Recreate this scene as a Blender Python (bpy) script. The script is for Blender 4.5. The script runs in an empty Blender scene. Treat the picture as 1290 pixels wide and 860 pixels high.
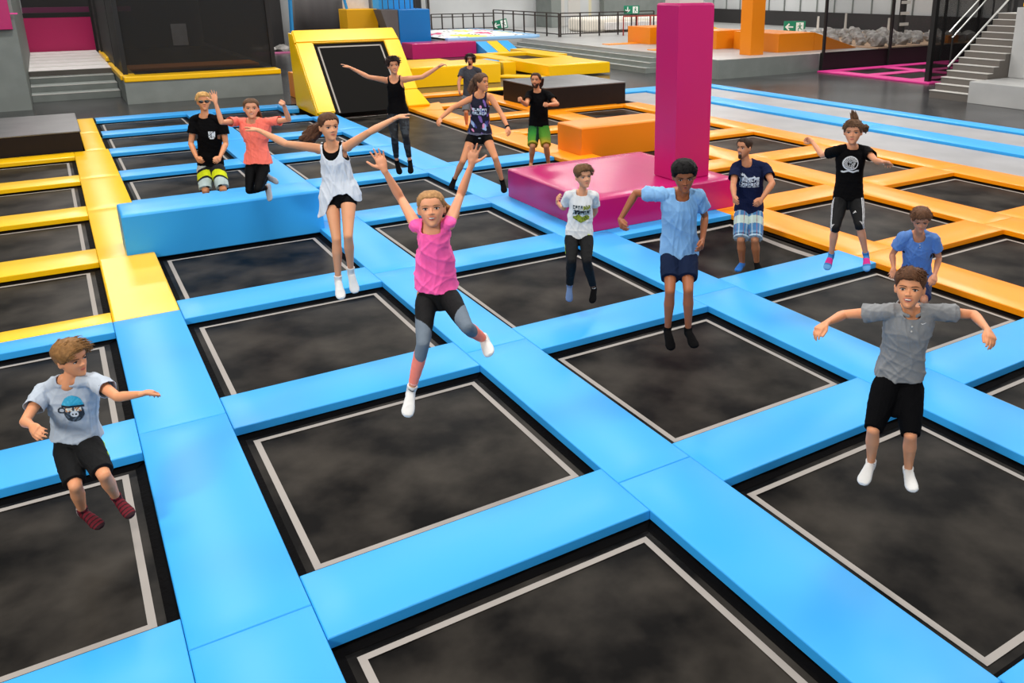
import bpy, bmesh, math, random
import numpy as np
from mathutils import Vector, Matrix
from mathutils.bvhtree import BVHTree

random.seed(7)
C = bpy.context.scene.collection
SC = bpy.context.scene

# ------------------------------------------------------------------ camera
# metres; u = x (right along the cross pads), v = y (depth along the long pads), z = 0 on top of the pads
FPX, PITCH, ROLL, YAW = 1059.5655, 0.302105, -0.004427, 0.566391
CX, CY = 751.883, 308.799
CAM = np.array([-0.712078, -3.711903, 3.2])


def cam_axes():
    p, r, y = PITCH, ROLL, YAW
    fw = np.array([math.sin(y) * math.cos(p), math.cos(y) * math.cos(p), -math.sin(p)])
    rt = np.array([math.cos(y), -math.sin(y), 0.0])
    up = np.cross(rt, fw)
    return rt * math.cos(r) + up * math.sin(r), -rt * math.sin(r) + up * math.cos(r), fw


RT, UP, FW = cam_axes()
NH = np.array([math.sin(YAW), math.cos(YAW), 0.0])      # horizontal view direction
RH = np.array([math.cos(YAW), -math.sin(YAW), 0.0])
ZZ = np.array([0, 0, 1.0])


def ray(x, y):
    d = FW + RT * ((x - CX) / FPX) - UP * ((y - CY) / FPX)
    return d / d.dot(NH)


cd = bpy.data.cameras.new('camera')
cam = bpy.data.objects.new('camera', cd)
C.objects.link(cam)
cd.sensor_width = 36
cd.sensor_fit = 'HORIZONTAL'
cd.lens = 36 * FPX / 1290
cd.shift_x = (645 - CX) / 1290
cd.shift_y = (CY - 430) / 1290
cd.clip_end = 300
M = Matrix(((RT[0], UP[0], -FW[0], CAM[0]), (RT[1], UP[1], -FW[1], CAM[1]), (RT[2], UP[2], -FW[2], CAM[2]), (0, 0, 0, 1)))
cam.matrix_world = M
SC.camera = cam

SC.view_settings.view_transform = 'Standard'
SC.view_settings.look = 'None'
SC.view_settings.gamma = 1
SC.view_settings.exposure = 0.22


# ------------------------------------------------------------------ materials
def s2l(c):
    return tuple((x / 12.92 if x <= 0.04045 else ((x + 0.055) / 1.055) ** 2.4) for x in c)


def rgb(r, g, b):
    return s2l((r / 255, g / 255, b / 255)) + (1,)


def mat(name, col, rough=0.5, spec=0.5, bump=0.0, bscale=20, var=0.0, vscale=3, col2=None, metal=0.0, sheen=0.0, sss=0.0,
        vc=False, coat=0.0, alpha=None, stretch=None):
    m = bpy.data.materials.new(name)
    m.use_nodes = True
    nt = m.node_tree
    b = nt.nodes['Principled BSDF']
    b.inputs['Base Color'].default_value = col
    b.inputs['Roughness'].default_value = rough
    b.inputs['Specular IOR Level'].default_value = spec
    b.inputs['Metallic'].default_value = metal
    if sheen:
        b.inputs['Sheen Weight'].default_value = sheen
    if coat:
        b.inputs['Coat Weight'].default_value = coat
        b.inputs['Coat Roughness'].default_value = 0.15
    if sss:
        b.inputs['Subsurface Weight'].default_value = sss
        b.inputs['Subsurface Radius'].default_value = (0.02, 0.008, 0.004)
        b.inputs['Subsurface Scale'].default_value = 0.5
    if alpha is not None:
        b.inputs['Alpha'].default_value = alpha
    tc = nt.nodes.new('ShaderNodeTexCoord')
    src = tc.outputs['Object']
    if stretch:
        mp = nt.nodes.new('ShaderNodeMapping')
        mp.inputs['Scale'].default_value = stretch
        nt.links.new(src, mp.inputs['Vector'])
        src = mp.outputs['Vector']
    base = None
    if vc:
        at = nt.nodes.new('ShaderNodeAttribute')
        at.attribute_name = 'Col'
        base = at.outputs['Color']
        nt.links.new(base, b.inputs['Base Color'])
    if var:
        n = nt.nodes.new('ShaderNodeTexNoise')
        n.inputs['Scale'].default_value = vscale
        n.inputs['Detail'].default_value = 5
        nt.links.new(src, n.inputs['Vector'])
        mx = nt.nodes.new('ShaderNodeMix')
        mx.data_type = 'RGBA'
        mr = nt.nodes.new('ShaderNodeMapRange')
        mr.inputs['From Min'].default_value = 0.40
        mr.inputs['From Max'].default_value = 0.68
        mr.inputs['To Max'].default_value = var
        nt.links.new(n.outputs['Fac'], mr.inputs['Value'])
        nt.links.new(mr.outputs['Result'], mx.inputs['Factor'])
        if base is not None:
            nt.links.new(base, mx.inputs['A'])
        else:
            mx.inputs['A'].default_value = col
        mx.inputs['B'].default_value = col2 or tuple(min(1, x * 1.7) for x in col[:3]) + (1,)
        nt.links.new(mx.outputs['Result'], b.inputs['Base Color'])
    if bump:
        n = nt.nodes.new('ShaderNodeTexNoise')
        n.inputs['Scale'].default_value = bscale
        n.inputs['Detail'].default_value = 3
        nt.links.new(src, n.inputs['Vector'])
        bp = nt.nodes.new('ShaderNodeBump')
        bp.inputs['Strength'].default_value = bump
        bp.inputs['Distance'].default_value = 0.02
        nt.links.new(n.outputs['Fac'], bp.inputs['Height'])
        nt.links.new(bp.outputs['Normal'], b.inputs['Normal'])
    return m


def emit(name, col, st):
    m = bpy.data.materials.new(name)
    m.use_nodes = True
    b = m.node_tree.nodes['Principled BSDF']
    b.inputs['Base Color'].default_value = col
    b.inputs['Emission Color'].default_value = col
    b.inputs['Emission Strength'].default_value = st
    return m


PV = dict(rough=0.33, spec=0.45, bump=0.18, bscale=2.2)
BLUE = mat('blue vinyl', rgb(50, 163, 236), rough=.42, spec=.38, bump=.18, bscale=2.2)
YEL = mat('yellow vinyl', rgb(252, 196, 0), **PV)
ORA = mat('orange vinyl', rgb(253, 150, 0), **PV)
DORA = mat('dark orange vinyl', rgb(228, 130, 8), rough=0.4, bump=0.15, bscale=2)
PINK = mat('magenta vinyl', rgb(184, 6, 100), rough=0.27, spec=0.8, bump=0.3, bscale=3, stretch=(1, 1, 0.5))
DBLUE = mat('deep blue vinyl', rgb(12, 118, 196), **PV)
BED = mat('black woven bed', rgb(13, 12, 11), rough=0.38, spec=0.03, var=1.0, vscale=1.5, col2=rgb(58, 54, 49), bump=0.05, bscale=3)
BEDK = mat('clean black bed', rgb(25, 24, 23), rough=0.6, spec=0.02, bump=0.05, bscale=3)
SKIRT = mat('black spring cover', rgb(10, 9, 9), rough=0.6, spec=.02, bump=0.3, bscale=25)
LINE = mat('grey webbing', rgb(150, 143, 136), rough=0.6)
BLACK = mat('matt black', rgb(14, 13, 13), rough=0.6)
BOXTOP = mat('black vinyl painted with sheen', rgb(92, 91, 92), rough=0.33, spec=0.6, var=0.5, vscale=2, bump=0.25, bscale=3)  # grey base stands in for the reflection on a black top
BOXSIDE = mat('dark brown board', rgb(26, 18, 15), rough=0.55, spec=.2, var=0.3, vscale=5)
FLOOR = mat('dark rubber floor', rgb(40, 40, 41), rough=0.22, spec=0.4, var=0.7, vscale=0.45, col2=rgb(78, 78, 79), bump=0.06, bscale=1.2)
TRACK = mat('grey air track', rgb(150, 149, 150), rough=0.45, var=0.3, vscale=1)
CONC = mat('grey paint', rgb(122, 128, 124), rough=0.6, var=0.2, vscale=2)
CONCL = mat('light grey paint', rgb(168, 168, 166), rough=0.35, var=0.2, vscale=1)
NOSE = mat('pale metal', rgb(205, 202, 196), rough=0.35, spec=0.6)
RISER = mat('taupe riser', rgb(96, 90, 84), rough=0.6)
STEPT = mat('worn pale tread', rgb(222, 216, 213), rough=0.4, var=0.4, vscale=3)
WALLM = mat('pale wall', rgb(196, 198, 198), rough=0.7, var=0.2, vscale=0.4)
WALLD = mat('dark wall', rgb(44, 42, 42), rough=0.7, var=0.3, vscale=0.6)
BANNER = mat('grey banner', rgb(92, 88, 88), rough=0.6, var=0.5, vscale=0.25, col2=rgb(120, 117, 116), stretch=(3, 1, .4))
RAIL = mat('dark railing', rgb(48, 40, 36), rough=0.45)
STEEL = mat('bright steel', rgb(215, 215, 212), rough=0.25, metal=0.4)
GREEN = mat('exit sign green', rgb(0, 132, 96), rough=0.5)
WHITE = mat('sign white', rgb(240, 245, 240), rough=0.5)
ROCKM = mat('grey rock', rgb(140, 136, 132), rough=0.8, var=0.7, vscale=3, col2=rgb(205, 202, 198), bump=0.5, bscale=6)
SAND = mat('pale sand', rgb(190, 160, 132), rough=0.85, var=0.3, vscale=4)
NETM = mat('black net', rgb(12, 12, 12), rough=0.8, alpha=0.84)
NETL = mat('thin black net', rgb(20, 18, 18), rough=0.8, alpha=0.42)
PINKF = mat('pink floor pad', rgb(232, 60, 150), rough=0.4)


# ------------------------------------------------------------------ object helpers
def link(name, me, m=None, parent=None, smooth=False):
    o = bpy.data.objects.new(name, me)
    C.objects.link(o)
    if m is not None:
        for mm in (m if isinstance(m, (list, tuple)) else [m]):
            me.materials.append(mm)
    if parent is not None:
        o.parent = parent
    if smooth:
        me.polygons.foreach_set('use_smooth', [True] * len(me.polygons))
    return o


def tag(o, label, cat, group=None, kind=None):
    if label:
        o['label'] = label
    if cat:
        o['category'] = cat
    if group:
        o['group'] = group
    if kind:
        o['kind'] = kind
    return o


def empty(name, loc, label, cat, group=None, kind=None):
    o = bpy.data.objects.new(name, None)
    C.objects.link(o)
    o.location = loc
    o.empty_display_size = 0.2
    return tag(o, label, cat, group, kind)


def bmobj(name, bm, m, parent=None, smooth=False, shift=None):
    if shift is not None:
        bmesh.ops.translate(bm, verts=bm.verts, vec=-Vector(shift))
    me = bpy.data.meshes.new(name)
    bm.to_mesh(me)
    bm.free()
    return link(name, me, m, parent, smooth)


def add_hex(bm, P):
    vs = [bm.verts.new(p) for p in P]
    fs = [(0, 3, 2, 1), (4, 5, 6, 7), (0, 1, 5, 4), (1, 2, 6, 5), (2, 3, 7, 6), (3, 0, 4, 7)]
    return [bm.faces.new([vs[i] for i in f]) for f in fs], vs


def add_box(bm, a, b):
    x0, y0, z0 = a
    x1, y1, z1 = b
    return add_hex(bm, [(x0, y0, z0), (x1, y0, z0), (x1, y1, z0), (x0, y1, z0), (x0, y0, z1), (x1, y0, z1), (x1, y1, z1), (x0, y1, z1)])


def add_bar(bm, p, q, w, h=None):
    p = Vector(p)
    q = Vector(q)
    h = h or w
    d = (q - p).normalized()
    up = Vector((0, 0, 1)) if abs(d.z) < 0.9 else Vector((1, 0, 0))
    s = d.cross(up).normalized() * w / 2
    t = s.cross(d).normalized() * h / 2
    return add_hex(bm, [p - s - t, p + s - t, q + s - t, q - s - t, p - s + t, p + s + t, q + s + t, q - s + t])


def box_bm(a, b, r=0.02, seg=2):
    bm = bmesh.new()
    add_box(bm, a, b)
    if r:
        bmesh.ops.bevel(bm, geom=list(bm.edges), offset=r, segments=seg, affect='EDGES', profile=0.5)
    return bm


def hex_bm(P, r=0.02):
    bm = bmesh.new()
    add_hex(bm, P)
    bmesh.ops.recalc_face_normals(bm, faces=bm.faces)
    if r:
        bmesh.ops.bevel(bm, geom=list(bm.edges), offset=r, segments=2, affect='EDGES', profile=0.5)
    return bm


def solid(name, a, b, m, label=None, cat=None, group=None, kind=None, r=0.02, parent=None, smooth=False):
    base = ((a[0] + b[0]) / 2, (a[1] + b[1]) / 2, a[2])
    bm = box_bm(a, b, r)
    o = bmobj(name, bm, m, parent, smooth, shift=base if parent is None else None)
    if parent is None:
        o.location = base
    return tag(o, label, cat, group, kind)


def vinyl(name, a, b, m, label, cat, group=None, r=0.008, puff=0.004):
    """padded vinyl block: rounded edges, slightly pillowed top, welt seam round the top edge"""
    base = ((a[0] + b[0]) / 2, (a[1] + b[1]) / 2, a[2])
    lx, ly, lz = b[0] - a[0], b[1] - a[1], b[2] - a[2]
    nx = max(2, min(14, int(lx / 0.22)))
    ny = max(2, min(14, int(ly / 0.22)))
    bm = bmesh.new()
    r = min(r, lz * 0.4)
    xs = [-lx / 2, -lx / 2 + r * .3, -lx / 2 + r] + [(-lx / 2 + r) + (lx - 2 * r) * i / nx for i in range(1, nx)] + [lx / 2 - r, lx / 2 - r * .3, lx / 2]
    ys = [-ly / 2, -ly / 2 + r * .3, -ly / 2 + r] + [(-ly / 2 + r) + (ly - 2 * r) * i / ny for i in range(1, ny)] + [ly / 2 - r, ly / 2 - r * .3, ly / 2]

    def drop(t, L):
        e = L / 2 - abs(t)
        if e >= r:
            return 0.0
        return r * (1 - math.sqrt(max(0, 1 - (1 - e / r) ** 2)))
    ph = random.random() * 9
    grid = []
    for x in xs:
        row = []
        for y in ys:
            e = min(lx / 2 - abs(x), ly / 2 - abs(y))
            z = lz - max(drop(x, lx), drop(y, ly)) + puff * min(1, e / 0.12) * (1 + 0.6 * math.sin(x * 5 + ph) * math.sin(y * 4.3 + ph))
            row.append(bm.verts.new((x, y, z)))
        grid.append(row)
    for i in range(len(xs) - 1):
        for j in range(len(ys) - 1):
            bm.faces.new((grid[i][j], grid[i + 1][j], grid[i + 1][j + 1], grid[i][j + 1]))
    ring = [grid[i][0] for i in range(len(xs))] + [grid[-1][j] for j in range(1, len(ys))] + \
           [grid[i][-1] for i in range(len(xs) - 2, -1, -1)] + [grid[0][j] for j in range(len(ys) - 2, 0, -1)]
    low = [bm.verts.new((v.co.x, v.co.y, r * 0.3)) for v in ring]
    bot = [bm.verts.new((v.co.x * (1 - r * .5 / lx), v.co.y * (1 - r * .5 / ly), 0)) for v in ring]
    n = len(ring)
    for i in range(n):
        j = (i + 1) % n
        bm.faces.new((ring[i], low[i], low[j], ring[j]))
        bm.faces.new((low[i], bot[i], bot[j], low[j]))
    bm.faces.new(bot)
    bmesh.ops.recalc_face_normals(bm, faces=bm.faces)
    rs_ = set(ring) | set(low) | set(bot)
    for e_ in bm.edges:
        if e_.verts[0] in rs_ and e_.verts[1] in rs_ and (e_.calc_face_angle(0) > .5 or (e_.verts[0] in set(ring) and e_.verts[1] in set(ring))):
            e_.smooth = False
    o = bmobj(name, bm, m, None, True)
    o.location = base
    return tag(o, label, cat, group)
# ------------------------------------------------------------------ people
def nv(v):
    v = np.asarray(v, float)
    return v / (np.linalg.norm(v) + 1e-12)


class Soup:
    def __init__(s):
        s.v = []
        s.f = []

    def add(s, V, F):
        o = len(s.v)
        s.v += [tuple(p) for p in V]
        s.f += [tuple(i + o for i in f) for f in F]

    def loft(s, rings, n=20, cap=True):
        """rings: (center, X axis*a, Y axis*b, exponent)"""
        V, F = [], []
        for (c, ax, ay, e) in rings:
            for i in range(n):
                t = 2 * math.pi * i / n
                ct, st = math.cos(t), math.sin(t)
                x = math.copysign(abs(ct) ** (2 / e), ct)
                y = math.copysign(abs(st) ** (2 / e), st)
                V.append(np.asarray(c) + np.asarray(ax) * x + np.asarray(ay) * y)
        m = len(rings)
        for k in range(m - 1):
            for i in range(n):
                j = (i + 1) % n
                F.append((k * n + i, k * n + j, (k + 1) * n + j, (k + 1) * n + i))
        if cap:
            F.append(tuple(range(n - 1, -1, -1)))
            F.append(tuple((m - 1) * n + i for i in range(n)))
        s.add(V, F)

    def limb(s, p, q, prof, n=14, round0=True, round1=True, side=None, flat=1.0):
        """tapered limb p->q, prof = [(t, r)], round ends"""
        p, q = np.asarray(p, float), np.asarray(q, float)
        L = np.linalg.norm(q - p)
        d = (q - p) / (L + 1e-9)
        if side is None:
            side = np.cross(d, [0.31, 0.52, 0.79])
        X = nv(side - d * np.dot(side, d))
        Y = np.cross(d, X)
        R = []
        r0, r1 = prof[0][1], prof[-1][1]
        if round0:
            for a in (80, 60, 35, 15):
                a = math.radians(a)
                R.append((p - d * r0 * math.sin(a), r0 * math.cos(a)))
        for t, r in prof:
            R.append((p + d * L * t, r))
        if round1:
            for a in (15, 35, 60, 80):
                a = math.radians(a)
                R.append((q + d * r1 * math.sin(a), r1 * math.cos(a)))
        s.loft([(c, X * r, Y * r * flat, 2) for c, r in R], n)

    def ball(s, c, ax, ay, az, nu=16, nvv=10):
        V, F = [], []
        for k in range(nvv + 1):
            a = math.pi * k / nvv
            for i in range(nu):
                t = 2 * math.pi * i / nu
                V.append(np.asarray(c) + np.asarray(ax) * math.sin(a) * math.cos(t) + np.asarray(ay) * math.sin(a) * math.sin(t) + np.asarray(az) * math.cos(a))
        for k in range(nvv):
            for i in range(nu):
                j = (i + 1) % nu
                F.append((k * nu + i, k * nu + j, (k + 1) * nu + j, (k + 1) * nu + i))
        s.add(V, F)

    def mesh(s, name):
        me = bpy.data.meshes.new(name)
        me.from_pydata(s.v, [], s.f)
        bm = bmesh.new()
        bm.from_mesh(me)
        bmesh.ops.remove_doubles(bm, verts=bm.verts, dist=1e-6)
        bmesh.ops.recalc_face_normals(bm, faces=bm.faces)
        bm.to_mesh(me)
        bm.free()
        return me


def union(s, name, vox, smooth=2, fac=0.5):
    me = s.mesh('tmp')
    o = bpy.data.objects.new('tmp', me)
    C.objects.link(o)
    r = o.modifiers.new('r', 'REMESH')
    r.mode = 'VOXEL'
    r.voxel_size = vox
    if smooth:
        sm = o.modifiers.new('s', 'SMOOTH')
        sm.iterations = smooth
        sm.factor = fac
    dg = bpy.context.evaluated_depsgraph_get()
    out = bpy.data.meshes.new_from_object(o.evaluated_get(dg))
    out.name = name
    bpy.data.objects.remove(o)
    bpy.data.meshes.remove(me)
    return out


def co_of(me):
    a = np.empty(len(me.vertices) * 3)
    me.vertices.foreach_get('co', a)
    return a.reshape(-1, 3)


def set_co(me, a):
    me.vertices.foreach_set('co', a.ravel())
    me.update()


def no_of(me):
    a = np.empty(len(me.vertices) * 3)
    me.vertices.foreach_get('normal', a)
    return a.reshape(-1, 3)


def wrinkle(me, amp, seed, k=28, stretch=(1, 1, .45)):
    """soft cloth folds: displacement along the normal by summed, warped waves"""
    P = co_of(me)
    N = no_of(me)
    rs = np.random.RandomState(seed)
    h = np.zeros(len(P))
    for i in range(7):
        d = rs.randn(3) * np.array(stretch)
        d /= np.linalg.norm(d)
        w = P @ (d * k * rs.uniform(.6, 1.7)) + 1.6 * np.sin(P @ (rs.randn(3) * 9) + rs.rand() * 6) + rs.rand() * 6
        h += (1 - np.abs(np.sin(w))) ** 2.6 * rs.uniform(.5, 1.3) - .25
    set_co(me, P + N * (h * amp / 1.6)[:, None])


def paint(me, cols):
    ca = me.color_attributes.new('Col', 'FLOAT_COLOR', 'POINT')
    a = np.ones((len(cols), 4))
    a[:, :cols.shape[1]] = cols
    ca.data.foreach_set('color', a.ravel())


def cut(me, mask):
    """delete vertices where mask is True, then relax the rim"""
    bm = bmesh.new()
    bm.from_mesh(me)
    bm.verts.ensure_lookup_table()
    bmesh.ops.delete(bm, geom=[v for v, m in zip(bm.verts, mask) if m], context='VERTS')
    rim = [v for v in bm.verts if v.is_boundary]
    for _ in range(4):
        new = {}
        for v in rim:
            nb = [e.other_vert(v).co for e in v.link_edges if e.is_boundary]
            if nb:
                new[v] = v.co * .4 + sum(nb, Vector()) / len(nb) * .6
        for v, c_ in new.items():
            v.co = c_
    bm.to_mesh(me)
    bm.free()


HEADP = [  # z, half width, front, back   (fractions of head height)
    (-.50, .06, .27, -.10), (-.475, .11, .33, -.03), (-.42, .152, .352, .08), (-.34, .198, .35, .16), (-.25, .24, .348, .22),
    (-.15, .272, .348, .29), (-.05, .292, .345, .36), (.04, .302, .34, .41), (.13, .312, .35, .44), (.22, .318, .352, .455),
    (.31, .305, .325, .44), (.385, .268, .27, .39), (.44, .215, .205, .31), (.48, .14, .125, .21), (.5, .06, .05, .09)]


def interp(tab, z):
    zs = [t[0] for t in tab]
    return [float(np.interp(z, zs, [t[k] for t in tab])) for k in range(1, len(tab[0]))]


def head_point(z, th, grow=0.0):
    w, f, b = interp(HEADP, z)
    ct, st = math.cos(th), math.sin(th)
    e = 2.25
    x = math.copysign(abs(st) ** (2 / e), st) * (w + grow)
    y = math.copysign(abs(ct) ** (2 / e), ct) * ((f if ct > 0 else b) + grow)
    return np.array([x, y, z])


SKINS = {}


def skin_mat(c):
    if c not in SKINS:
        k_ = c
        c = (c[0] * .975, c[1] * .93, c[2] * .86)
        SKINS[k_] = mat('skin', rgb(*c), rough=.5, spec=.35, sss=.12, var=.25, vscale=9, col2=tuple(x * y for x, y in zip(rgb(*c)[:3], (1.02, .82, .78))) + (1,))
        return SKINS[k_]
    return SKINS[c]


HMATS = {}


def hair_mat(c):
    if c not in HMATS:
        HMATS[c] = mat('hair', rgb(*c), rough=.55, spec=.14, var=.9, vscale=60, col2=tuple(min(1, x * 1.6 + .001) for x in rgb(*c)[:3]) + (1,), bump=.2, bscale=300)
    return HMATS[c]


LIP = mat('lips', rgb(186, 98, 86), rough=.45)
MOUTHD = mat('mouth', rgb(70, 22, 20), rough=.6)
TEETH = mat('teeth', rgb(238, 232, 220), rough=.3)
EYEW = mat('eye white', rgb(222, 218, 212), rough=.25)
IRIS = mat('iris', rgb(44, 30, 24), rough=.15)
LASH = mat('lash', rgb(30, 20, 16), rough=.6)
DARKGL = mat('dark lens', rgb(8, 8, 10), rough=.08, spec=.8)


def cloth(name, c, **k):
    a = dict(rough=.85, spec=.06, sheen=0 if sum(c) < 120 else .12, bump=.12, bscale=90)
    a.update(k)
    return mat(name, rgb(*c), **a)


VCLOTH = mat('printed cloth', (1, 1, 1, 1), rough=.8, spec=.25, vc=True, bump=.12, bscale=90)
VPRINT = mat('screen print', (1, 1, 1, 1), rough=.65, vc=True)


def lin(c):
    return np.array(s2l(tuple(x / 255 for x in c)))


def hit_sphere(px, py, P, L, sgn):
    """point on the sight line of a pixel at distance L from P (bone length), nearer (-1) or farther (+1)"""
    d = ray(px, py)
    o = CAM - P
    a, b, c_ = d.dot(d), 2 * d.dot(o), o.dot(o) - L * L
    D = b * b - 4 * a * c_
    t = (-b + sgn * math.sqrt(D)) / (2 * a) if D > 0 else -b / (2 * a)
    return CAM + d * t


LOG = []


def make_person(p):
    nm = p['id']
    H = p['h']
    s = H / 1.75
    thin = p.get('thin', 1.0)
    R = p['R']
    vox = p.get('vox', .0055)
    cen = p['sh']
    # vertical body plane
    def pl(q, dd=0.0):
        return CAM + ray(q[0], q[1]) * (R + dd)
    lean = p.get('lean', 0.0)                     # upper body toward the camera
    sa, sb = pl(p['sh'][0], p.get('shd', (0, 0))[0] - lean), pl(p['sh'][1], p.get('shd', (0, 0))[1] - lean)
    ha, hb = pl(p['hip'][0], p.get('hipd', (0, 0))[0]), pl(p['hip'][1], p.get('hipd', (0, 0))[1])
    neck = pl(p['neck'], -lean + p.get('neckd', 0.0))
    head = pl(p['head'], -lean - p.get('headf', .035) * s)
    LU, LF, LTH, LS, LFT, LH = .172 * H, .148 * H, .238 * H, .238 * H, .125 * H, .105 * H
    J = {}
    for k, S0 in (('a', sa), ('b', sb)):
        arm = p['arm' + k]
        e = hit_sphere(*arm[0][:2], S0, LU, arm[0][2])
        w = hit_sphere(*arm[1][:2], e, LF, arm[1][2])
        t = hit_sphere(*arm[2][:2], w, LH, arm[2][2])
        J['e' + k], J['w' + k], J['t' + k] = e, w, t
        LOG.append((nm, 'arm' + k, round(np.linalg.norm(e - S0) / LU, 2), round(np.linalg.norm(w - e) / LF, 2), round(np.linalg.norm(t - w) / LH, 2)))
    for k, S0 in (('a', ha), ('b', hb)):
        leg = p['leg' + k]
        kn = hit_sphere(*leg[0][:2], S0, LTH, leg[0][2])
        an = hit_sphere(*leg[1][:2], kn, LS, leg[1][2])
        to = hit_sphere(*leg[2][:2], an, LFT, leg[2][2])
        J['k' + k], J['n' + k], J['o' + k] = kn, an, to
        LOG.append((nm, 'leg' + k, round(np.linalg.norm(kn - S0) / LTH, 2), round(np.linalg.norm(an - kn) / LS, 2), round(np.linalg.norm(to - an) / LFT, 2)))
    hipc = (ha + hb) / 2
    shc = (sa + sb) / 2
    spine = shc - hipc
    LOG.append((nm, 'torso', round(np.linalg.norm(spine) / (.295 * H), 2), 'shoulder', round(np.linalg.norm(sb - sa) / (.215 * H), 2), 'footz', round(min(J['oa'][2], J['ob'][2]), 2), 'pos', hipc.round(2)[:2]))
    # torso frames
    shw = np.linalg.norm(sb - sa) / 2
    Xs = nv(sb - sa)
    Xh = nv(hb - ha)
    up = nv(spine)
    Xs = nv(Xs - up * np.dot(Xs, up))
    Xh = nv(Xh * .6 + Xs * .4)
    Xh = nv(Xh - up * np.dot(Xh, up))
    fem = p.get('fem', 0)
    g = s * thin
    wc = .8 * shw
    if fem:
        sect = [(-.22, .10 * g, .085 * g), (-.10, .158 * g, .112 * g), (.03, .165 * g, .112 * g), (.16, .152 * g, .10 * g), (.34, .125 * g, .087 * g), (.50, .128 * g, .09 * g),
                (.68, wc * .92, .105 * g), (.82, wc * 1.0, .098 * g), (.93, wc * 1.02, .078 * g), (1.02, wc * .82, .062 * g), (1.10, .075 * g, .052 * g)]
    else:
        sect = [(-.22, .10 * g, .085 * g), (-.10, .145 * g, .108 * g), (.03, .15 * g, .11 * g), (.16, .147 * g, .103 * g), (.34, .137 * g, .095 * g), (.50, .142 * g, .10 * g),
                (.68, wc * .96, .112 * g), (.82, wc * 1.03, .105 * g), (.93, wc * 1.02, .083 * g), (1.02, wc * .82, .065 * g), (1.10, .08 * g, .055 * g)]

    def frame(t):
        X = nv(Xh * (1 - t) + Xs * t)
        Y = nv(np.cross(X, up))          # toward the front of the body
        c_ = hipc + spine * t
        return c_, X, Y
    bend = p.get('bend', 0.0)

    def torso(sp, infl=0.0, t0=-.22, t1=1.10, flare=None, ab=None, e=2.4):
        R_ = []
        ts = [q[0] for q in sect]
        grid = sorted(set([t0, t1] + [t for t in ts if t0 < t < t1]))
        for t in grid:
            te = max(t, -.10) if infl else t
            a = np.interp(te, ts, [q[1] for q in sect]) + infl
            b = np.interp(te, ts, [q[2] for q in sect]) + infl
            if flare and t < flare[0]:
                f = (flare[0] - t) / (flare[0] - t0)
                a += flare[1] * f
                b += flare[1] * f * .8
            c_, X, Y = frame(t)
            off = Y * (-.012 * s + .03 * bend * math.sin(max(0, min(1, t)) * math.pi) * -1)
            R_.append((c_ + off, X * a, Y * b, e))
        sp.loft(R_, 26)

    B = Soup()
    torso(B)
    # neck, shoulders
    hh = p.get('hh', .146 * H if H < 1.6 else .137 * H)
    # head frame
    yaw, pit, rol = [math.radians(a) for a in p.get('face', (0, 0, 0))]
    hd = ray(*p['head'])
    hd[2] = 0
    hd = nv(hd)
    hr = np.array([hd[1], -hd[0], 0.0])
    Fh = -hd * math.cos(yaw) + hr * math.sin(yaw)
    Xd = nv(np.cross(ZZ, Fh)) * 1.0
    Fh = nv(Fh * math.cos(pit) + ZZ * math.sin(pit))
    Uh = nv(np.cross(Fh, Xd))
    Xr = Xd * math.cos(rol) + Uh * math.sin(rol)
    Uh = np.cross(Fh, Xr)
    Xd = Xr
    hw = p.get('hw', 1.13 if H < 1.6 else 1.06)
    kid = H < 1.6 or p.get('fem', 0)
    soft = .62 if kid else .9
    HM = lambda q: head + (Xd * q[0] * hw + Fh * q[1] + Uh * q[2]) * hh
    jaw = HM((0, -.05, -.28))
    B.limb(neck - up * .03 * s, jaw, [(0, .062 * g), (.5, .052 * g), (1, .05 * g)], n=16)
    for S0, sg in ((sa, -1), (sb, 1)):
        B.limb(neck + up * .01 * s + Xs * sg * .03 * s, S0 - up * .012 * s, [(0, .045 * g), (1, .048 * g)], n=12)
    n_ = 28
    rings = []
    V, F = [], []
    zs = np.concatenate([[-.5, -.475, -.45, -.42, -.38], np.linspace(-.34, .40, 24), [.43, .455, .475, .49, .5]])
    for z in zs:
        for i in range(n_ * 2):
            th = math.pi * 2 * i / (n_ * 2)
            q = head_point(z, th)
            if q[1] > 0:
                for sx in (-1, 1):      # eye sockets
                    d2 = ((q[0] - sx * .135) / .085) ** 2 + ((q[2] - .015) / .06) ** 2
                    q[1] -= .032 * math.exp(-d2)
                d2 = (q[0] / .16) ** 2 + ((q[2] - .11) / .035) ** 2
                q[1] += .012 * math.exp(-d2)
                for sx in (-1, 1):
                    d2 = ((q[0] - sx * .15) / .07) ** 2 + ((q[2] + .14) / .08) ** 2
                    q[1] += .014 * math.exp(-d2)
                q[1] += .02 * math.exp(-((q[0] / .09) ** 2 + ((q[2] + .44) / .06) ** 2))
            V.append(HM(q))
    m_ = n_ * 2
    for k in range(len(zs) - 1):
        for i in range(m_):
            j = (i + 1) % m_
            F.append((k * m_ + i, k * m_ + j, (k + 1) * m_ + j, (k + 1) * m_ + i))
    F.append(tuple(range(m_ - 1, -1, -1)))
    F.append(tuple((len(zs) - 1) * m_ + i for i in range(m_)))
    B.add(V, F)
    # nose
    ns = .86 if kid else 1.0
    B.limb(HM((0, .33, .03)), HM((0, .402, -.112)), [(0, .022 * hh), (.6, .033 * hh * ns), (1, .046 * hh * ns)], n=12)
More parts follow.
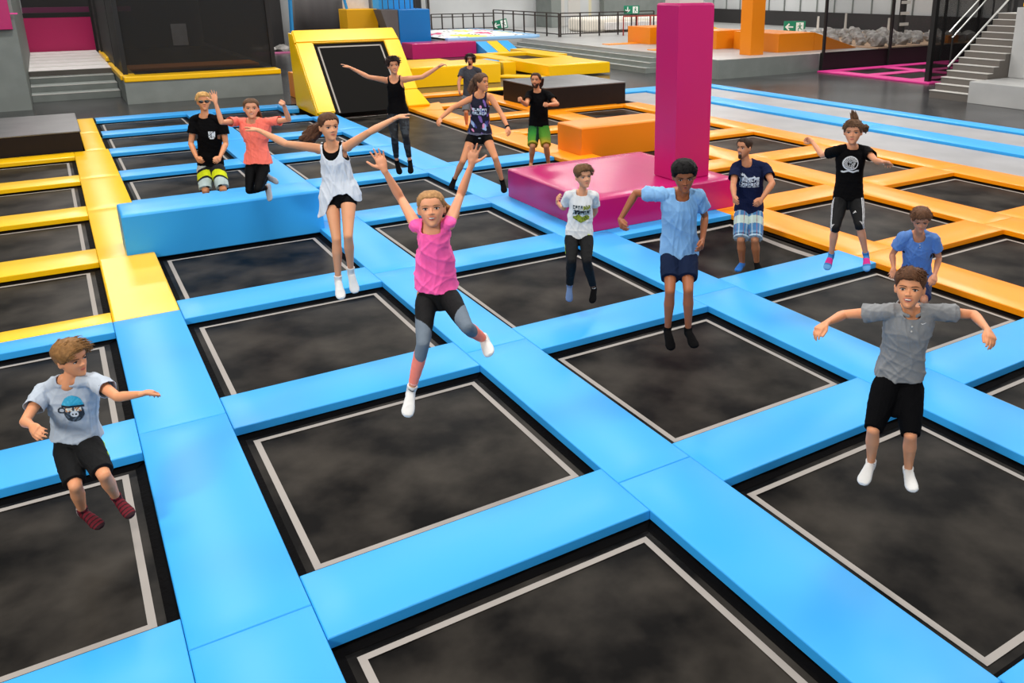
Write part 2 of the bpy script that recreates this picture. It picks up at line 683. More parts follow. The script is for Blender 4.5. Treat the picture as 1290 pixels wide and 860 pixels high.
    for sx in (-1, 1):
        B.ball(HM((sx * .045, .362, -.127)), Xd * .036 * hh * ns, Fh * .042 * hh, Uh * .03 * hh * ns, 10, 6)
        # ears
        B.ball(HM((sx * .318, -.03, -.03)), Xd * .03 * hh, Fh * .075 * hh - Xd * sx * .03 * hh, Uh * .125 * hh, 12, 8)
        B.ball(HM((sx * .335, -.045, .03)), Xd * .03 * hh, Fh * .06 * hh, Uh * .06 * hh, 10, 6)
    # arms + hands
    ath = s * thin * p.get('armf', 1.0)
    for k, S0 in (('a', sa), ('b', sb)):
        e, w, t = J['e' + k], J['w' + k], J['t' + k]
        B.limb(S0, e, [(0, .052 * ath), (.25, .05 * ath), (.6, .043 * ath), (1, .036 * ath)])
        B.limb(e, w, [(0, .037 * ath), (.22, .041 * ath), (.6, .033 * ath), (1, .024 * ath)])
        sty = p.get('hand' + k, 'relax')
        Nn = np.array(p.get('palm' + k, (0, -1, 0)), float)      # in camera frame: right, up, toward camera
        Np = RH * Nn[0] + ZZ * Nn[1] - NH * Nn[2]
        sg = p.get('thumb' + k, -1)
        hand(B, w, t, Np, sg, s * p.get('handf', 1.0), sty)
    # legs + feet
    lth = s * thin * p.get('legf', 1.0)
    for k, S0 in (('a', ha), ('b', hb)):
        kn, an, to = J['k' + k], J['n' + k], J['o' + k]
        B.limb(S0, kn, [(0, .083 * lth), (.3, .078 * lth), (.7, .060 * lth), (1, .050 * lth)], n=18)
        to = an + (to - an) * .94
        B.limb(kn, an, [(0, .050 * lth), (.12, .049 * lth), (.32, .054 * lth), (.65, .04 * lth), (1, .03 * lth)], n=16)
        foot(B, kn, an, to, s * .94)
    me = union(B, 'body', vox, 2, .5)
    base = np.array([hipc[0], hipc[1], min(J['oa'][2], J['ob'][2]) - .02])
    root = empty('person', tuple(base), p['label'], 'person')

    def put(name, me_, mt, parent=None, smooth=True):
        P_ = co_of(me_)
        set_co(me_, P_ - base)
        return link(name, me_, mt, parent or root, smooth)
    body = put('body', me, skin_mat(p.get('skin', (222, 168, 136))))

    # ---------------- face parts (sub-parts of the body)
    def part(name, sp, mt, parent=body):
        return put(name, sp.mesh(name), mt, parent)
    gl = p.get('glasses')
    for sx in (-1, 1):
        sp = Soup()
        sp.ball(HM((sx * .135, .290, .012)), Xd * .060 * hh, Fh * .035 * hh, Uh * .030 * hh)
        part('eye', sp, EYEW)
        sp = Soup()
        gx, gz = p.get('gaze', (0, 0))
        sp.ball(HM((sx * .135 + gx, .315, .014 + gz)), Xd * .034 * hh, Fh * .014 * hh, Uh * .030 * hh, 12, 8)
        part('iris', sp, IRIS)
        sp = Soup()
        pts = [HM((sx * .135 + d * .07, .33 - .012 * abs(d * sx - .2) * 1.5, .012 + .037 - .02 * d * d)) for d in (-1, -.5, 0, .5, 1)]
        for q0, q1 in zip(pts[:-1], pts[1:]):
            sp.limb(q0, q1, [(0, .011 * hh), (1, .011 * hh)], n=6)
        part('eyelash', sp, LASH)
        sp = Soup()
        pts = [HM((sx * (.06 + .17 * f), .362 - .09 * f * f, .098 + .03 * math.sin(f * 2.6) - .02 * f)) for f in (0, .25, .5, .75, 1)]
        for i_, (q0, q1) in enumerate(zip(pts[:-1], pts[1:])):
            r_ = (.018, .019, .017, .013, .007)
            sp.limb(q0, q1, [(0, r_[i_] * hh * soft), (1, r_[i_ + 1] * hh * soft)], n=6, side=Uh)
        part('eyebrow', sp, hair_mat(p['brow'] if 'brow' in p else p['hair']))
    if gl:
        sp = Soup()
        for sx in (-1, 1):
            sp.ball(HM((sx * .145, .365, .015)), Xd * .125 * hh, Fh * .02 * hh, Uh * .082 * hh)
            sp.limb(HM((sx * .24, .36, .04)), HM((sx * .33, -.02, .04)), [(0, .014 * hh), (1, .012 * hh)], n=6)
        sp.limb(HM((-.06, .38, .03)), HM((.06, .38, .03)), [(0, .014 * hh), (1, .014 * hh)], n=6)
        o = put('sunglasses', sp.mesh('sunglasses'), DARKGL)
    mo = p.get('mouth', 'calm')
    mw = .085 if mo == 'calm' else .115 if mo in ('smile', 'grin') else .06
    mcurve = .028 if mo in ('smile', 'grin') else .004
    if mo in ('grin', 'smile'):
        sp = Soup()
        sp.ball(HM((0, .322, -.262)), Xd * .10 * hh, Fh * .05 * hh, Uh * (.04 if mo == 'grin' else .02) * hh)
        part('mouth', sp, MOUTHD)
        sp = Soup()
        sp.ball(HM((0, .336, -.247)), Xd * .083 * hh, Fh * .045 * hh, Uh * (.02 if mo == 'grin' else .014) * hh)
        part('teeth', sp, TEETH)
    if mo == 'open':
        sp = Soup()
        sp.ball(HM((0, .335, -.265)), Xd * .045 * hh, Fh * .04 * hh, Uh * .028 * hh)
        part('mouth', sp, MOUTHD)
    sp = Soup()
    gap = {'calm': .008, 'smile': .018, 'grin': .036, 'open': .028}[mo]
    for up_ in (1, -1):
        pts = []
        for f in (-1, -.6, -.2, .2, .6, 1):
            pts.append(HM((mw * f, .372 - .055 * f * f, -.258 + mcurve * f * f * 1.3 + up_ * gap * (1 - f * f) + (.008 if up_ > 0 else -.006))))
        for i_, (q0, q1) in enumerate(zip(pts[:-1], pts[1:])):
            r_ = (.005, .009, .0125, .0125, .009, .005)
            sp.limb(q0, q1, [(0, r_[i_] * hh), (1, r_[i_ + 1] * hh)], n=7)
    part('lips', sp, LIP)

    # ---------------- hair
    make_hair(p, HM, hh, Xd, Fh, Uh, put, neck, up)

    # ---------------- clothing
    ctx = dict(torso=torso, frame=frame, J=J, sa=sa, sb=sb, ha=ha, hb=hb, neck=neck, up=up, Xs=Xs, s=s, g=g, ath=ath, lth=lth, put=put, vox=vox,
               hipc=hipc, spine=spine, shc=shc, shw=shw, R=R, base=base, root=root, H=H, HM=HM, hh=hh)
    for fn in p['wear']:
        fn(ctx)
    return root, ctx


def hand(B, W, T, Np, sg, s, style):
    F = nv(T - W)
    Np = nv(Np - F * np.dot(Np, F))
    Th = np.cross(F, Np) * sg                      # toward the thumb
    th = .0145 * s
    palm = .088 * s
    if style == 'fist':
        palm = .07 * s
    B.limb(W - F * .01 * s, W + F * .03 * s, [(0, .026 * s), (1, .028 * s)], n=12, side=Th, flat=.75)
    B.loft([(W + F * palm * q, Th * a * s, Np * b * s, 2.6) for q, a, b in ((0, .024, .018), (.2, .031, .0175), (.5, .038, .0165), (.8, .041, .0155), (1.0, .039, .0125), (1.06, .03, .008))], 16)
    fl = [.070, .079, .073, .058]
    spread = {'open': .20, 'relax': .06, 'fist': .0, 'point': .03, 'flat': .04}[style]
    curl = {'open': (.06, .10, .10), 'relax': (.35, .45, .35), 'fist': (1.35, 1.5, 1.0), 'point': (.2, .3, .2), 'flat': (.1, .15, .1)}[style]
    for i in range(4):
        off = (.0305, .0105, -.0095, -.0285)[i] * s
        a = spread * (1.4 - i * .95)
        root = W + F * (palm - (.004, 0, .003, .009)[i] * s) + Th * off
        d = nv(F * math.cos(a) + Th * math.sin(a))
        r0 = (.0092, .0095, .009, .0082)[i] * s
        cu = 0
        P0 = root - d * .012 * s
        for k_, (fr, c_) in enumerate(zip((.48, .30, .24), curl)):
            cc = c_
            if style == 'point' and i > 0:
                cc = (1.2, 1.4, .9)[k_]
            cu += cc * (1 if style in ('fist',) or (style == 'point' and i > 0) else (1 + .12 * i))
            dd = d * math.cos(cu) + Np * math.sin(cu)
            L = fl[i] * s * fr + (.012 * s if k_ == 0 else 0)
            P1 = P0 + dd * L
            B.limb(P0, P1, [(0, r0 * (1 - .1 * k_)), (1, r0 * (.92 - .1 * k_))], n=9)
            P0 = P1
    # thumb leaves the side of the palm near its base
    R0 = W + F * .024 * s + Th * .022 * s
    if style in ('fist',):
        d1, d2 = nv(F * .75 + Th * .35 + Np * .6), nv(F * .2 - Th * .8 + Np * .5)
    elif style == 'open':
        d1, d2 = nv(F * .55 + Th * .85 + Np * .1), nv(F * .75 + Th * .65)
    else:
        d1, d2 = nv(F * .78 + Th * .5 + Np * .35), nv(F * .95 + Th * .12 + Np * .3)
    P1 = R0 + d1 * .048 * s
    P2 = P1 + d2 * .03 * s
    P3 = P2 + nv(d2 + F * .1) * .024 * s
    B.limb(R0, P1, [(0, .0145 * s), (1, .0112 * s)], n=9)
    B.limb(P1, P2, [(0, .0112 * s), (1, .0102 * s)], n=9)
    B.limb(P2, P3, [(0, .0102 * s), (1, .0088 * s)], n=9)


def foot(B, kn, an, to, s, infl=0.0, cuff=None):
    S = nv(an - kn)
    f = to - an
    fo = f - S * np.dot(f, S)
    if np.linalg.norm(fo) < .25 * np.linalg.norm(f):
        fo = fo + (-NH) * .1
    fo = nv(fo - S * np.dot(fo, S))
    X = nv(np.cross(fo, S))
    heel = an + S * .040 * s - fo * .042 * s
    to = an + nv(to - an) * np.linalg.norm(to - an)
    D = nv(to - heel)
    L = np.linalg.norm(to - heel)
    Y = nv(np.cross(X, D))
    if np.dot(Y, S) > 0:
        Y = -Y
    R_ = []
    for q, a, b, h in ((-.04, .012, .012, .01), (.0, .025, .026, .008), (.10, .031, .036, .012), (.28, .031, .044, .02), (.45, .034, .038, .014), (.62, .040, .028, .006), (.78, .044, .021, .0), (.92, .037, .015, -.003), (1.0, .018, .008, -.004)):
        R_.append((heel + D * L * q + Y * h * s, X * (a * s + infl), Y * (b * s + infl), 2.3))
    B.loft(R_, 18)
    B.limb(an - S * .02 * s, heel + D * L * .22 + Y * .015 * s, [(0, .031 * s + infl), (1, .03 * s + infl)], n=14)
    if cuff:
        B.limb(an - S * cuff, an + S * .01, [(0, .036 * s + infl), (1, .031 * s + infl)], n=14, round0=False)


def make_hair(p, HM, hh, Xd, Fh, Uh, put, neck, up):
    rs = random.Random(len(p['id']) * 7 + ord(p['id'][0]))
    st = p.get('hairst', {})
    top, side = st.get('top', .07), st.get('side', .035)
    fr = st.get('front', .33)           # hairline height at the forehead
    low = st.get('low', -.12)           # how far down behind the ears / nape
    temple = st.get('temple', .05)
    sp = Soup()
    V, F = [], []
    n = 56
    zs = np.concatenate([np.linspace(-.42, .4, 34), [.425, .45, .47, .485, .495, .5]])
    for z in zs:
        for i in range(n):
            th = 2 * math.pi * i / n
            a = abs((th + math.pi) % (2 * math.pi) - math.pi)       # 0 = front
            # hairline z as a function of angle
            if a < .55:
                hl = fr
            elif a < 1.15:
                f = (a - .55) / .6
                hl = fr * (1 - f) + temple * f
            elif a < 1.75:
                f = (a - 1.15) / .6
                hl = temple * (1 - f) + low * .2 * f
            else:
                f = min(1, (a - 1.75) / .6)
                hl = low * .2 * (1 - f) + low * f
            jag = .012 * math.sin(a * 23 + p['R']) + .01 * math.sin(a * 41)
            m = 1 / (1 + math.exp(-(z - hl - jag) / .012))
            thk = side + (top - side) * max(0, min(1, (z - .1) / .3))
            if a < .8:
                thk += st.get('quiff', 0) * max(0, min(1, (z - .25) / .15)) * (1 - a / .8)
            thk *= 1 + st.get('rough', .08) * (math.sin(th * 9 + z * 14) + .5 * math.sin(th * 19 - z * 25))
            q = head_point(z, th, 0)
            if a < 1.6 and z < .22:
                m2 = m
            grow = thk * m - .035 * (1 - m)
            q = head_point(z, th, grow)
            if z > .38:
                q[2] += (z - .38) / .12 * thk * m
            V.append(HM(q))
    for k in range(len(zs) - 1):
        for i in range(n):
            j = (i + 1) % n
            F.append((k * n + i, k * n + j, (k + 1) * n + j, (k + 1) * n + i))
    F.append(tuple(range(n - 1, -1, -1)))
    F.append(tuple((len(zs) - 1) * n + i for i in range(n)))
    sp.add(V, F)
    # locks
    N = int(st.get('n', 120) * 2.2)
    L = st.get('len', .16)
    mode = st.get('mode', 'short')
    lift = st.get('lift', .02) if mode != 'back' else -.03
    for q in range(N):
        th = rs.uniform(-math.pi, math.pi)
        a = abs(th)
        zmin = fr + .03 if a < .8 else (temple + .05 if a < 1.4 else low * .4 + .05)
        if mode in ('short', 'quiff') and a > .8:
            zmin = max(zmin, .38 if mode == 'quiff' else .2)
        z = rs.uniform(zmin, .49)
        b = head_point(z, th, side * .8 + (top - side) * max(0, (z - .1) / .3) * .8)
        if z > .38:
            b[2] += (z - .38) / .12 * top * .8
        nrm = nv([b[0], b[1], max(b[2], 0) * 1.1])
        if mode == 'short':
            t = np.array([rs.uniform(-.5, .5), .5 if z > .25 else -.1, -.6 if z < .3 else .1])
        elif mode == 'back':
            t = np.array([-.15 * math.copysign(1, b[0]), -1, -.25])
        elif mode == 'up':
            t = np.array([rs.uniform(-.3, .3) + .25 * b[0], .25, 1.0])
        elif mode == 'side':
            t = np.array([1.0, .3 + rs.uniform(-.2, .2), .1])
        elif mode == 'quiff':
            t = np.array([.45 + rs.uniform(-.25, .25), .75, .55]) if z > .3 else np.array([b[0] * .2, -.35, -.6])
        elif mode == 'wild':
            t = np.array([rs.uniform(-1, 1) + b[0], rs.uniform(-.2, .8), rs.uniform(-.2, .7)])
        elif mode == 'down':
            t = np.array([b[0] * 1.2, -.2, -1.0])
        elif mode == 'curl':
            t = np.array([rs.uniform(-1, 1), rs.uniform(-1, 1), rs.uniform(-.5, 1)])
        t = t - nrm * np.dot(t, nrm) * (.95 if mode not in ('up', 'wild', 'curl') else .55)
        t = nv(t)
        l_ = L * rs.uniform(.6, 1.25)
        P = b.copy()
        w_ = st.get('w', .026) * .62 * rs.uniform(.7, 1.2)
        pts = [P]
        dirn = t
        for k in range(4):
            dirn = nv(dirn + nrm * (lift if z > .25 or mode in ('side', 'wild', 'curl', 'down') else -.03) * (1 if k < 2 else -.6) * 4 + np.array([rs.uniform(-.15, .15) for _ in range(3)]))
            P = P + dirn * l_ / 4
            pts.append(P)
        rr = [w_ * .8, w_, w_ * .8, w_ * .5, w_ * .12]
        for k in range(4):
            sp.limb(HM(pts[k]), HM(pts[k + 1]), [(0, rr[k] * hh), (1, rr[k + 1] * hh)], n=5, round0=False, round1=False)
    # tails: lists of pixel points (x, y, depth offset) with radii
    for tail in st.get('tails', []):
        pts = [CAM + ray(q[0], q[1]) * (p['R'] + q[2]) for q in tail['pts']]
        m_ = tail.get('n', 26)
        rad = tail['r']
        for c_ in range(m_):
            ang = rs.uniform(0, 6.28)
            rho = math.sqrt(rs.random())
            prev = None
            wob = [np.array([rs.uniform(-1, 1) for _ in range(3)]) * .25 for _ in pts]
            for k in range(len(pts)):
                R0 = rad[k] * (1 + .15 * rs.uniform(-1, 1))
                offv = (RH * math.cos(ang) + ZZ * math.sin(ang) * .9 - NH * math.sin(ang * 2) * .6) * rho * R0 + wob[k] * R0
                P = pts[k] + offv
                w0 = R0 * .42 + .003 if k < len(pts) - 1 else .002
                if prev is not None:
                    sp.limb(prev[0], P, [(0, prev[1]), (1, w0)], n=6)
                prev = (P, w0)
    me = sp.mesh('hair')
    put('hair', me, hair_mat(p['hair']))
    if st.get('beard'):
        sb_ = Soup()
        bl = st['beard']
        for q in range(150):
            th = rs.uniform(-bl[0], bl[0])
            z = rs.uniform(-.49, -.27 if abs(th) < .35 else bl[1])
            if abs(th) < .30 and -.32 < z < -.2:
                continue
            b = head_point(z, th, .0)
            e_ = b + np.array([rs.uniform(-.02, .02), .02, -.05])
            sb_.limb(HM(b), HM(e_), [(0, .02 * hh), (1, .012 * hh)], n=5)
        for q in range(20):
            x = rs.uniform(-.09, .09)
            b = np.array([x, .365 - x * x * 5, -.205])
            sb_.limb(HM(b), HM(b + np.array([x * .3, .0, -.025])), [(0, .014 * hh), (1, .01 * hh)], n=5)
        put('beard', sb_.mesh('beard'), hair_mat(p['hair']))
    if st.get('band'):
        sb_ = Soup()
        pts = [HM(head_point(.27, t_, .075)) for t_ in np.linspace(-1.5, 1.5, 12)]
        for q0, q1 in zip(pts[:-1], pts[1:]):
            sb_.limb(q0, q1, [(0, .035 * hh), (1, .035 * hh)], n=8)
        put('headband', sb_.mesh('headband'), mat('pale headband', rgb(214, 204, 200), rough=.7))


# ---------------- garments (each returns a function of the body context)
def along(p, q, f):
    return p + (q - p) * f


def shirt(mt, hem=0.0, sleeve=.55, infl=.013, slr=(.062, .066), neckr=(.062, .015, 0), flare=.02, wr=.004, name='shirt', seed=1, fn=None, collar=False, tank=None, buttons=0, hemf=None, vmul=1.0):
    def f(c):
        s, g = c['s'], c['g']
        sp = Soup()
        hf = hemf or (lambda x: hem + .014 * np.sin(x * 19 + seed) + .004 * np.sin(x * 41 + seed * 2))
        c['hem'] = hf
        tmin = float(np.min(hf(np.linspace(-.2, .2, 21)))) - .08
        c['torso'](sp, infl * s + .004, tmin, 1.06, (.45, flare * s), e=2.3)
        ax = c['ath']
        for k, S0 in (('a', c['sa']), ('b', c['sb'])):
            sg = -1 if k == 'a' else 1
            sp.limb(c['neck'] + c['Xs'] * sg * .04 * s, S0, [(0, .053 * g), (1, (min(.062, slr[0] + .003) if sleeve else .058) * g)], n=14)
            if sleeve:
                e = c['J']['e' + k]
                w = c['J']['w' + k]
                if sleeve <= 1:
                    sp.limb(S0, along(S0, e, sleeve), [(0, slr[0] * ax), (.5, (slr[0] + slr[1]) / 2 * ax), (1, slr[1] * ax)], n=16, round1=False)
        me = union(sp, name, c['vox'] * vmul, 3, .6)
        P = co_of(me)
        rel = P - (c['neck'])
        cc, X, Y = c['frame'](1.0)
        x, y, z = rel @ X / s, rel @ Y / s, rel @ c['up'] / s
        rn, rf, rz = neckr
        m = np.zeros(len(P), bool)
        # neckline: deeper at the front
        dz_ = np.where(y > -.01 * s, rf, .015)
        m |= ((x / rn) ** 2 + (np.minimum(z, 0) / dz_) ** 2 < 1) & (z > -.3)
        if tank:
            iw, dz = tank
            m |= (np.abs(x) > iw + np.maximum(0, (-.09 - z)) * .55) & (z > dz)
        t = ((P - c['hipc']) @ c['spine']) / (np.linalg.norm(c['spine']) ** 2)
        m |= (t < hf((P - c['hipc']) @ c['Xs'] / s)) & (np.abs(x) < .26)
        if sleeve:
            for k, S0 in (('a', c['sa']), ('b', c['sb'])):
                e = c['J']['e' + k]
                d = nv(e - S0)
                L = np.linalg.norm(e - S0) * sleeve
                r_ = P - S0
                tt = r_ @ d
                dist = np.linalg.norm(r_ - np.outer(tt, d), axis=1)
                m |= (tt > L - .006) & (dist < slr[1] * ax * 1.35) & (tt < L + .05)
        cut(me, m)
        wrinkle(me, wr * s, seed)
        if fn is not None:
            P = co_of(me)
            rel = P - c['shc']
            cc, X, Y = c['frame'](.6)
            t = ((P - c['hipc']) @ c['spine']) / (np.linalg.norm(c['spine']) ** 2)
            paint(me, fn(rel @ X / s, rel @ Y / s, t, P))
        o = c['put'](name, me, mt)
        sm = o.modifiers.new('thickness', 'SOLIDIFY')
        sm.thickness = .004
        sm.offset = 1
        c['shirt'] = o
        c[name] = o
        c['shirt_infl'] = infl
        if collar:
            sp = Soup()
            cc, X, Y = c['frame'](1.0)
            pts = []
            for a in np.linspace(.38, 2 * math.pi - .38, 20):
                pts.append(c['neck'] + (X * math.sin(a) * .086 + Y * math.cos(a) * .080 + c['up'] * (.020 - .026 * math.cos(a))) * s)
            for q0, q1 in zip(pts[:-1], pts[1:]):
                sp.limb(q0, q1, [(0, .014 * s), (1, .014 * s)], n=8, side=c['up'], flat=.5)
            c['put']('collar', sp.mesh('collar'), mt if not isinstance(mt, list) else mt[0], o)
        if buttons:
            cc, X, Y = c['frame'](.9)
            bv = BVHTree.FromPolygons([tuple(v) for v in co_of(o.data)], [tuple(pp.vertices) for pp in o.data.polygons])
            for q in range(buttons):
                p0 = c['neck'] - c['up'] * (.075 + .035 * q) * s + Y * .4 - c['base']
                hit = bv.ray_cast(Vector(p0), Vector(-Y))
                if hit[0] is not None:
                    sp = Soup()
                    sp.ball(np.array(hit[0]) + Y * .005 + c['base'], X * .006, Y * .003, c['up'] * .006, 8, 6)
                    c['put']('button', sp.mesh('button'), NOSE, o)
    return f


def decal(target, name, pos, size, fn, mt=None, nx=64, ny=64, off=.0065):
    """screen print following the shirt: pos = (x offset m, t along spine), size (w, h) m; fn(u, v) -> rgb or None, u right, v up"""
    def f(c):
        s = c['s']
        o = c[target]
        cc, X, Y = c['frame'](pos[1])
        dat = co_of(o.data)
        bv = BVHTree.FromPolygons([tuple(v) for v in dat], [tuple(pp.vertices) for pp in o.data.polygons])
        up = c['up']
        g = {}
        V = []
        for i in range(nx + 1):
            for j in range(ny + 1):
                u, v = i / nx, j / ny
                p0 = cc + X * (pos[0] * s + (u - .5) * size[0] * s) + up * (v - .5) * size[1] * s + Y * .5 - c['base']
                h = bv.ray_cast(Vector(p0), Vector(-Y))
                if h[0] is not None:
                    g[(i, j)] = len(V)
                    V.append(np.array(h[0]) + Y * off)
        F, CL = [], []
        for i in range(nx):
            for j in range(ny):
                ks = [(i, j), (i + 1, j), (i + 1, j + 1), (i, j + 1)]
                if all(k_ in g for k_ in ks):
                    col = fn((i + .5) / nx, (j + .5) / ny)
                    if col is not None:
                        F.append([g[k_] for k_ in ks])
                        CL += [tuple(lin(col)) + (1,)] * 4
        if not F:
            return
        me = bpy.data.meshes.new(name)
        me.from_pydata([tuple(v) for v in V], [], F)
        ca = me.color_attributes.new('Col', 'FLOAT_COLOR', 'CORNER')
        ca.data.foreach_set('color', np.array(CL).ravel())
        bm = bmesh.new()
        bm.from_mesh(me)
        bmesh.ops.delete(bm, geom=[v for v in bm.verts if not v.link_faces], context='VERTS')
        bm.to_mesh(me)
        bm.free()
        link(name, me, mt or VPRINT, o, True)
    return f


def trousers(mt, length, loose=(.02, .012), top=.22, name='trousers', wr=.004, seed=3, crotch=-.24, fn=None, hemr=None, flat_end=True, vmul=1.0, drop=0):
    """length: 0..1 thigh, 1..2 shin"""
    def f(c):
        s, lth = c['s'], c['lth']
        sp = Soup()
        c['torso'](sp, loose[0] * s * .7 + .004, -.2, top, None, e=2.3)
        par = []
        for k, S0 in (('a', c['ha']), ('b', c['hb'])):
            kn, an = c['J']['k' + k], c['J']['n' + k]
            i0, i1 = loose[0] * s, loose[1] * s
            f1 = min(1, length)
            e = along(S0, kn, f1)
            rt = np.interp(f1, [0, .3, .7, 1], [.083, .078, .060, .050]) * lth
            r_end = hemr * s if (hemr and length <= 1) else rt + i1
            sp.limb(S0, e, [(0, .070 * lth + i0), (.14, .084 * lth + i0), (.3, .083 * lth + i0), (.65, (.088 * lth + i0 + r_end) / 2), (1, r_end)], n=20, round1=length > 1 or not flat_end)
            if length > 1:
                f2 = length - 1
                e2 = along(kn, an, f2)
                rs_ = lambda t: np.interp(t, [0, .12, .32, .65, 1], [.05, .049, .054, .04, .03]) * lth + i1
                r2 = hemr * s if hemr else rs_(f2)
                sp.limb(kn, e2, [(0, rs_(0)), (.3, rs_(.3 * f2)), (.7, rs_(.7 * f2)), (1, r2)], n=18, round1=False)
        if drop:
            mid = (along(c['ha'], c['J']['ka'], drop) + along(c['hb'], c['J']['kb'], drop)) / 2
            sp.limb(c['hipc'], mid, [(0, .09 * s), (.6, .085 * s), (1, .045 * s)], n=16, side=c['Xs'], flat=.8)
        me = union(sp, name, c['vox'] * vmul, 3, .6)
        wrinkle(me, wr * s, seed)
        if 'hem' in c:
            P = co_of(me)
            t = ((P - c['hipc']) @ c['spine']) / (np.linalg.norm(c['spine']) ** 2)
            xx = (P - c['hipc']) @ c['Xs'] / s
            ax_ = c['hipc'] + np.outer(t, c['spine'])
            dist = np.linalg.norm(P - ax_, axis=1)
            cut(me, (t > np.maximum(c['hem'](xx), .0) + .11) & (dist < .17 * s))
        if fn is not None:
            P = co_of(me)
            paint(me, fn(c, P))
        o = c['put'](name, me, mt)
        c[name] = o
    return f


def legcoords(c, P):
    """per vertex: leg (0 a,1 b), t along leg 0..2, angle round the leg (0 front, +- to the side), torso t"""
    best = np.full(len(P), 1e9)
    leg = np.zeros(len(P), int)
    tt = np.zeros(len(P))
    ang = np.zeros(len(P))
    for i, k in enumerate('ab'):
        S0 = c['h' + k]
        for q, (p0, p1) in enumerate(((S0, c['J']['k' + k]), (c['J']['k' + k], c['J']['n' + k]))):
            d = p1 - p0
            L = np.linalg.norm(d)
            dn = d / L
            t = np.clip((P - p0) @ dn / L, 0 if q else -.5, 1)
            r = P - p0 - np.outer(t * L, dn)
            dist = np.linalg.norm(r, axis=1)
            X = nv(c['Xs'] - dn * np.dot(c['Xs'], dn))
            Y = np.cross(X, -dn)
            m = dist < best
            best = np.where(m, dist, best)
            leg = np.where(m, i, leg)
            tt = np.where(m, t + q, tt)
            ang = np.where(m, np.arctan2(r @ X, r @ Y), ang)
    return leg, tt, ang


def socks(mt, cuff=.03, fn=None, only=None, infl=.005, logo=None):
    def f(c):
        for i, k in enumerate('ab'):
            if only is not None and k != only:
                continue
            sp = Soup()
            foot(sp, c['J']['k' + k], c['J']['n' + k], c['J']['o' + k], c['s'] * .97, infl * c['s'], cuff * c['s'])
            me = union(sp, 'sock', c['vox'] * .9, 2, .5)
            wrinkle(me, .0015, 5 + i)
            if fn is not None:
                P = co_of(me)
                an, to = c['J']['n' + k], c['J']['o' + k]
                d = to - an
                L = np.linalg.norm(d)
                paint(me, fn((P - an) @ (d / L) / L, (P - an) @ nv(an - c['J']['k' + k])))
            o = c['put']('sock', me, mt)
            if logo:
                an, to, kn = c['J']['n' + k], c['J']['o' + k], c['J']['k' + k]
                S = nv(an - kn)
                toc = nv(CAM - an)
                X = nv(np.cross(S, toc))
                sp = Soup()
                b = an - S * (cuff * .15) * c['s'] + toc * .047 * c['s'] + S * .004
                ptsq = [b - X * .018 + S * -.002, b - X * .008 + S * .006, b + X * .004 + S * .003, b + X * .02 - S * .006]
                rr = (.002, .0035, .003, .001)
                for q in range(3):
                    sp.limb(ptsq[q], ptsq[q + 1], [(0, rr[q]), (1, rr[q + 1])], n=6)
                c['put']('logo_mark', sp.mesh('logo_mark'), logo, o)
    return f
# ------------------------------------------------------------------ prints and patterns
def fnoise(x, y, k=1.0):
    return math.sin(x * 12.9 * k + 1.3 * math.sin(y * 9.7 * k)) * math.sin(y * 11.3 * k + 1.7 * math.sin(x * 7.9 * k))


def print_robot(u, v):
    # round blue cap over a dark face with pale glasses and a muzzle
    x, y = (u - .5) * 2, (v - .5) * 2
    if y > .30 and (x - .05) ** 2 / .5 + (y - .28) ** 2 / .42 < 1:
        return (38, 160, 200) if fnoise(u, v, 2) < .5 else (60, 176, 212)
    if .16 < y <= .32 and abs(x - .05) < .74:
        return (28, 36, 44)
    if (x - .1) ** 2 / .40 + (y + .22) ** 2 / .46 < 1:
        if abs(y - .02) < .16 and .06 < abs(x - .1) < .5:
            return (228, 226, 214) if fnoise(u, v, 3) > -.25 else (196, 120, 50)
        if (x - .12) ** 2 / .07 + (y + .32) ** 2 / .05 < 1:
            if (abs(x - .02) < .05 or abs(x - .22) < .05) and abs(y + .34) < .07:
                return (24, 24, 28)
            return (222, 226, 230)
        return (40, 48, 58) if fnoise(u, v, 2) > -.3 else (84, 98, 112)
    if abs((x + .68) ** 2 / .06 + (y + .05) ** 2 / .03 - 1) < .5:
        return (30, 40, 52)
    return None


def print_crest(u, v):
    x, y = (u - .5) * 2, (v - .5) * 2
    if abs(x) > .92 - max(0, -y - .3) * .7 or abs(y) > .95:
        return None
    if fnoise(u, v, 1.1) > .45 or (abs(x + .15) < .12 and abs(y) < .4) or abs(x * .8 - y + .5) < .09:
        return (24, 24, 26)
    return (232, 236, 238)


def glyph(u, v, rows, cols, seed, thr=.12):
    """rows of blocky letter-like strokes"""
    r = int(v * rows)
    fv = v * rows - r
    cu = u * cols
    ci = int(cu)
    fu = cu - ci
    if fv < .14 or fv > .86 or fu < .12 or fu > .88:
        return False
    rs = (ci * 7 + r * 13 + seed) % 6
    t = .22
    a = fu < .12 + t
    b = fu > .88 - t
    h = fv > .86 - t
    l = fv < .14 + t
    mid = abs(fv - .5) < t / 2
    return (a or (h and rs != 1) or (b and rs in (0, 2, 5)) or (l and rs in (1, 3)) or (mid and rs in (2, 4, 0)))


def print_white(u, v):
    # two lines of bold lettering over a green brush shape
    x, y = (u - .5) * 2, (v - .5) * 2
    if y > .50:
        if x > .15:
            return (116, 128, 40) if glyph(u, (v - .75) / .25, 1, 7, 2) or fnoise(u, v, 2) > .1 else None
        return (40, 60, 66) if glyph(u, (v - .75) / .25, 1, 7, 3) else None
    if 0 < y <= .5:
        return (18, 26, 32) if glyph((u + v * .1) % 1, (v - .5) / .25, 1, 6, 1) or fnoise(u, v, 1.4) > .25 else (150, 170, 178)
    if -.85 + abs(x) * .5 < y < -.08 - .1 * math.sin(u * 14) and abs(x) < .9:
        return (132, 146, 26) if fnoise(u, v, 2) < .3 else (84, 98, 20)
    return None


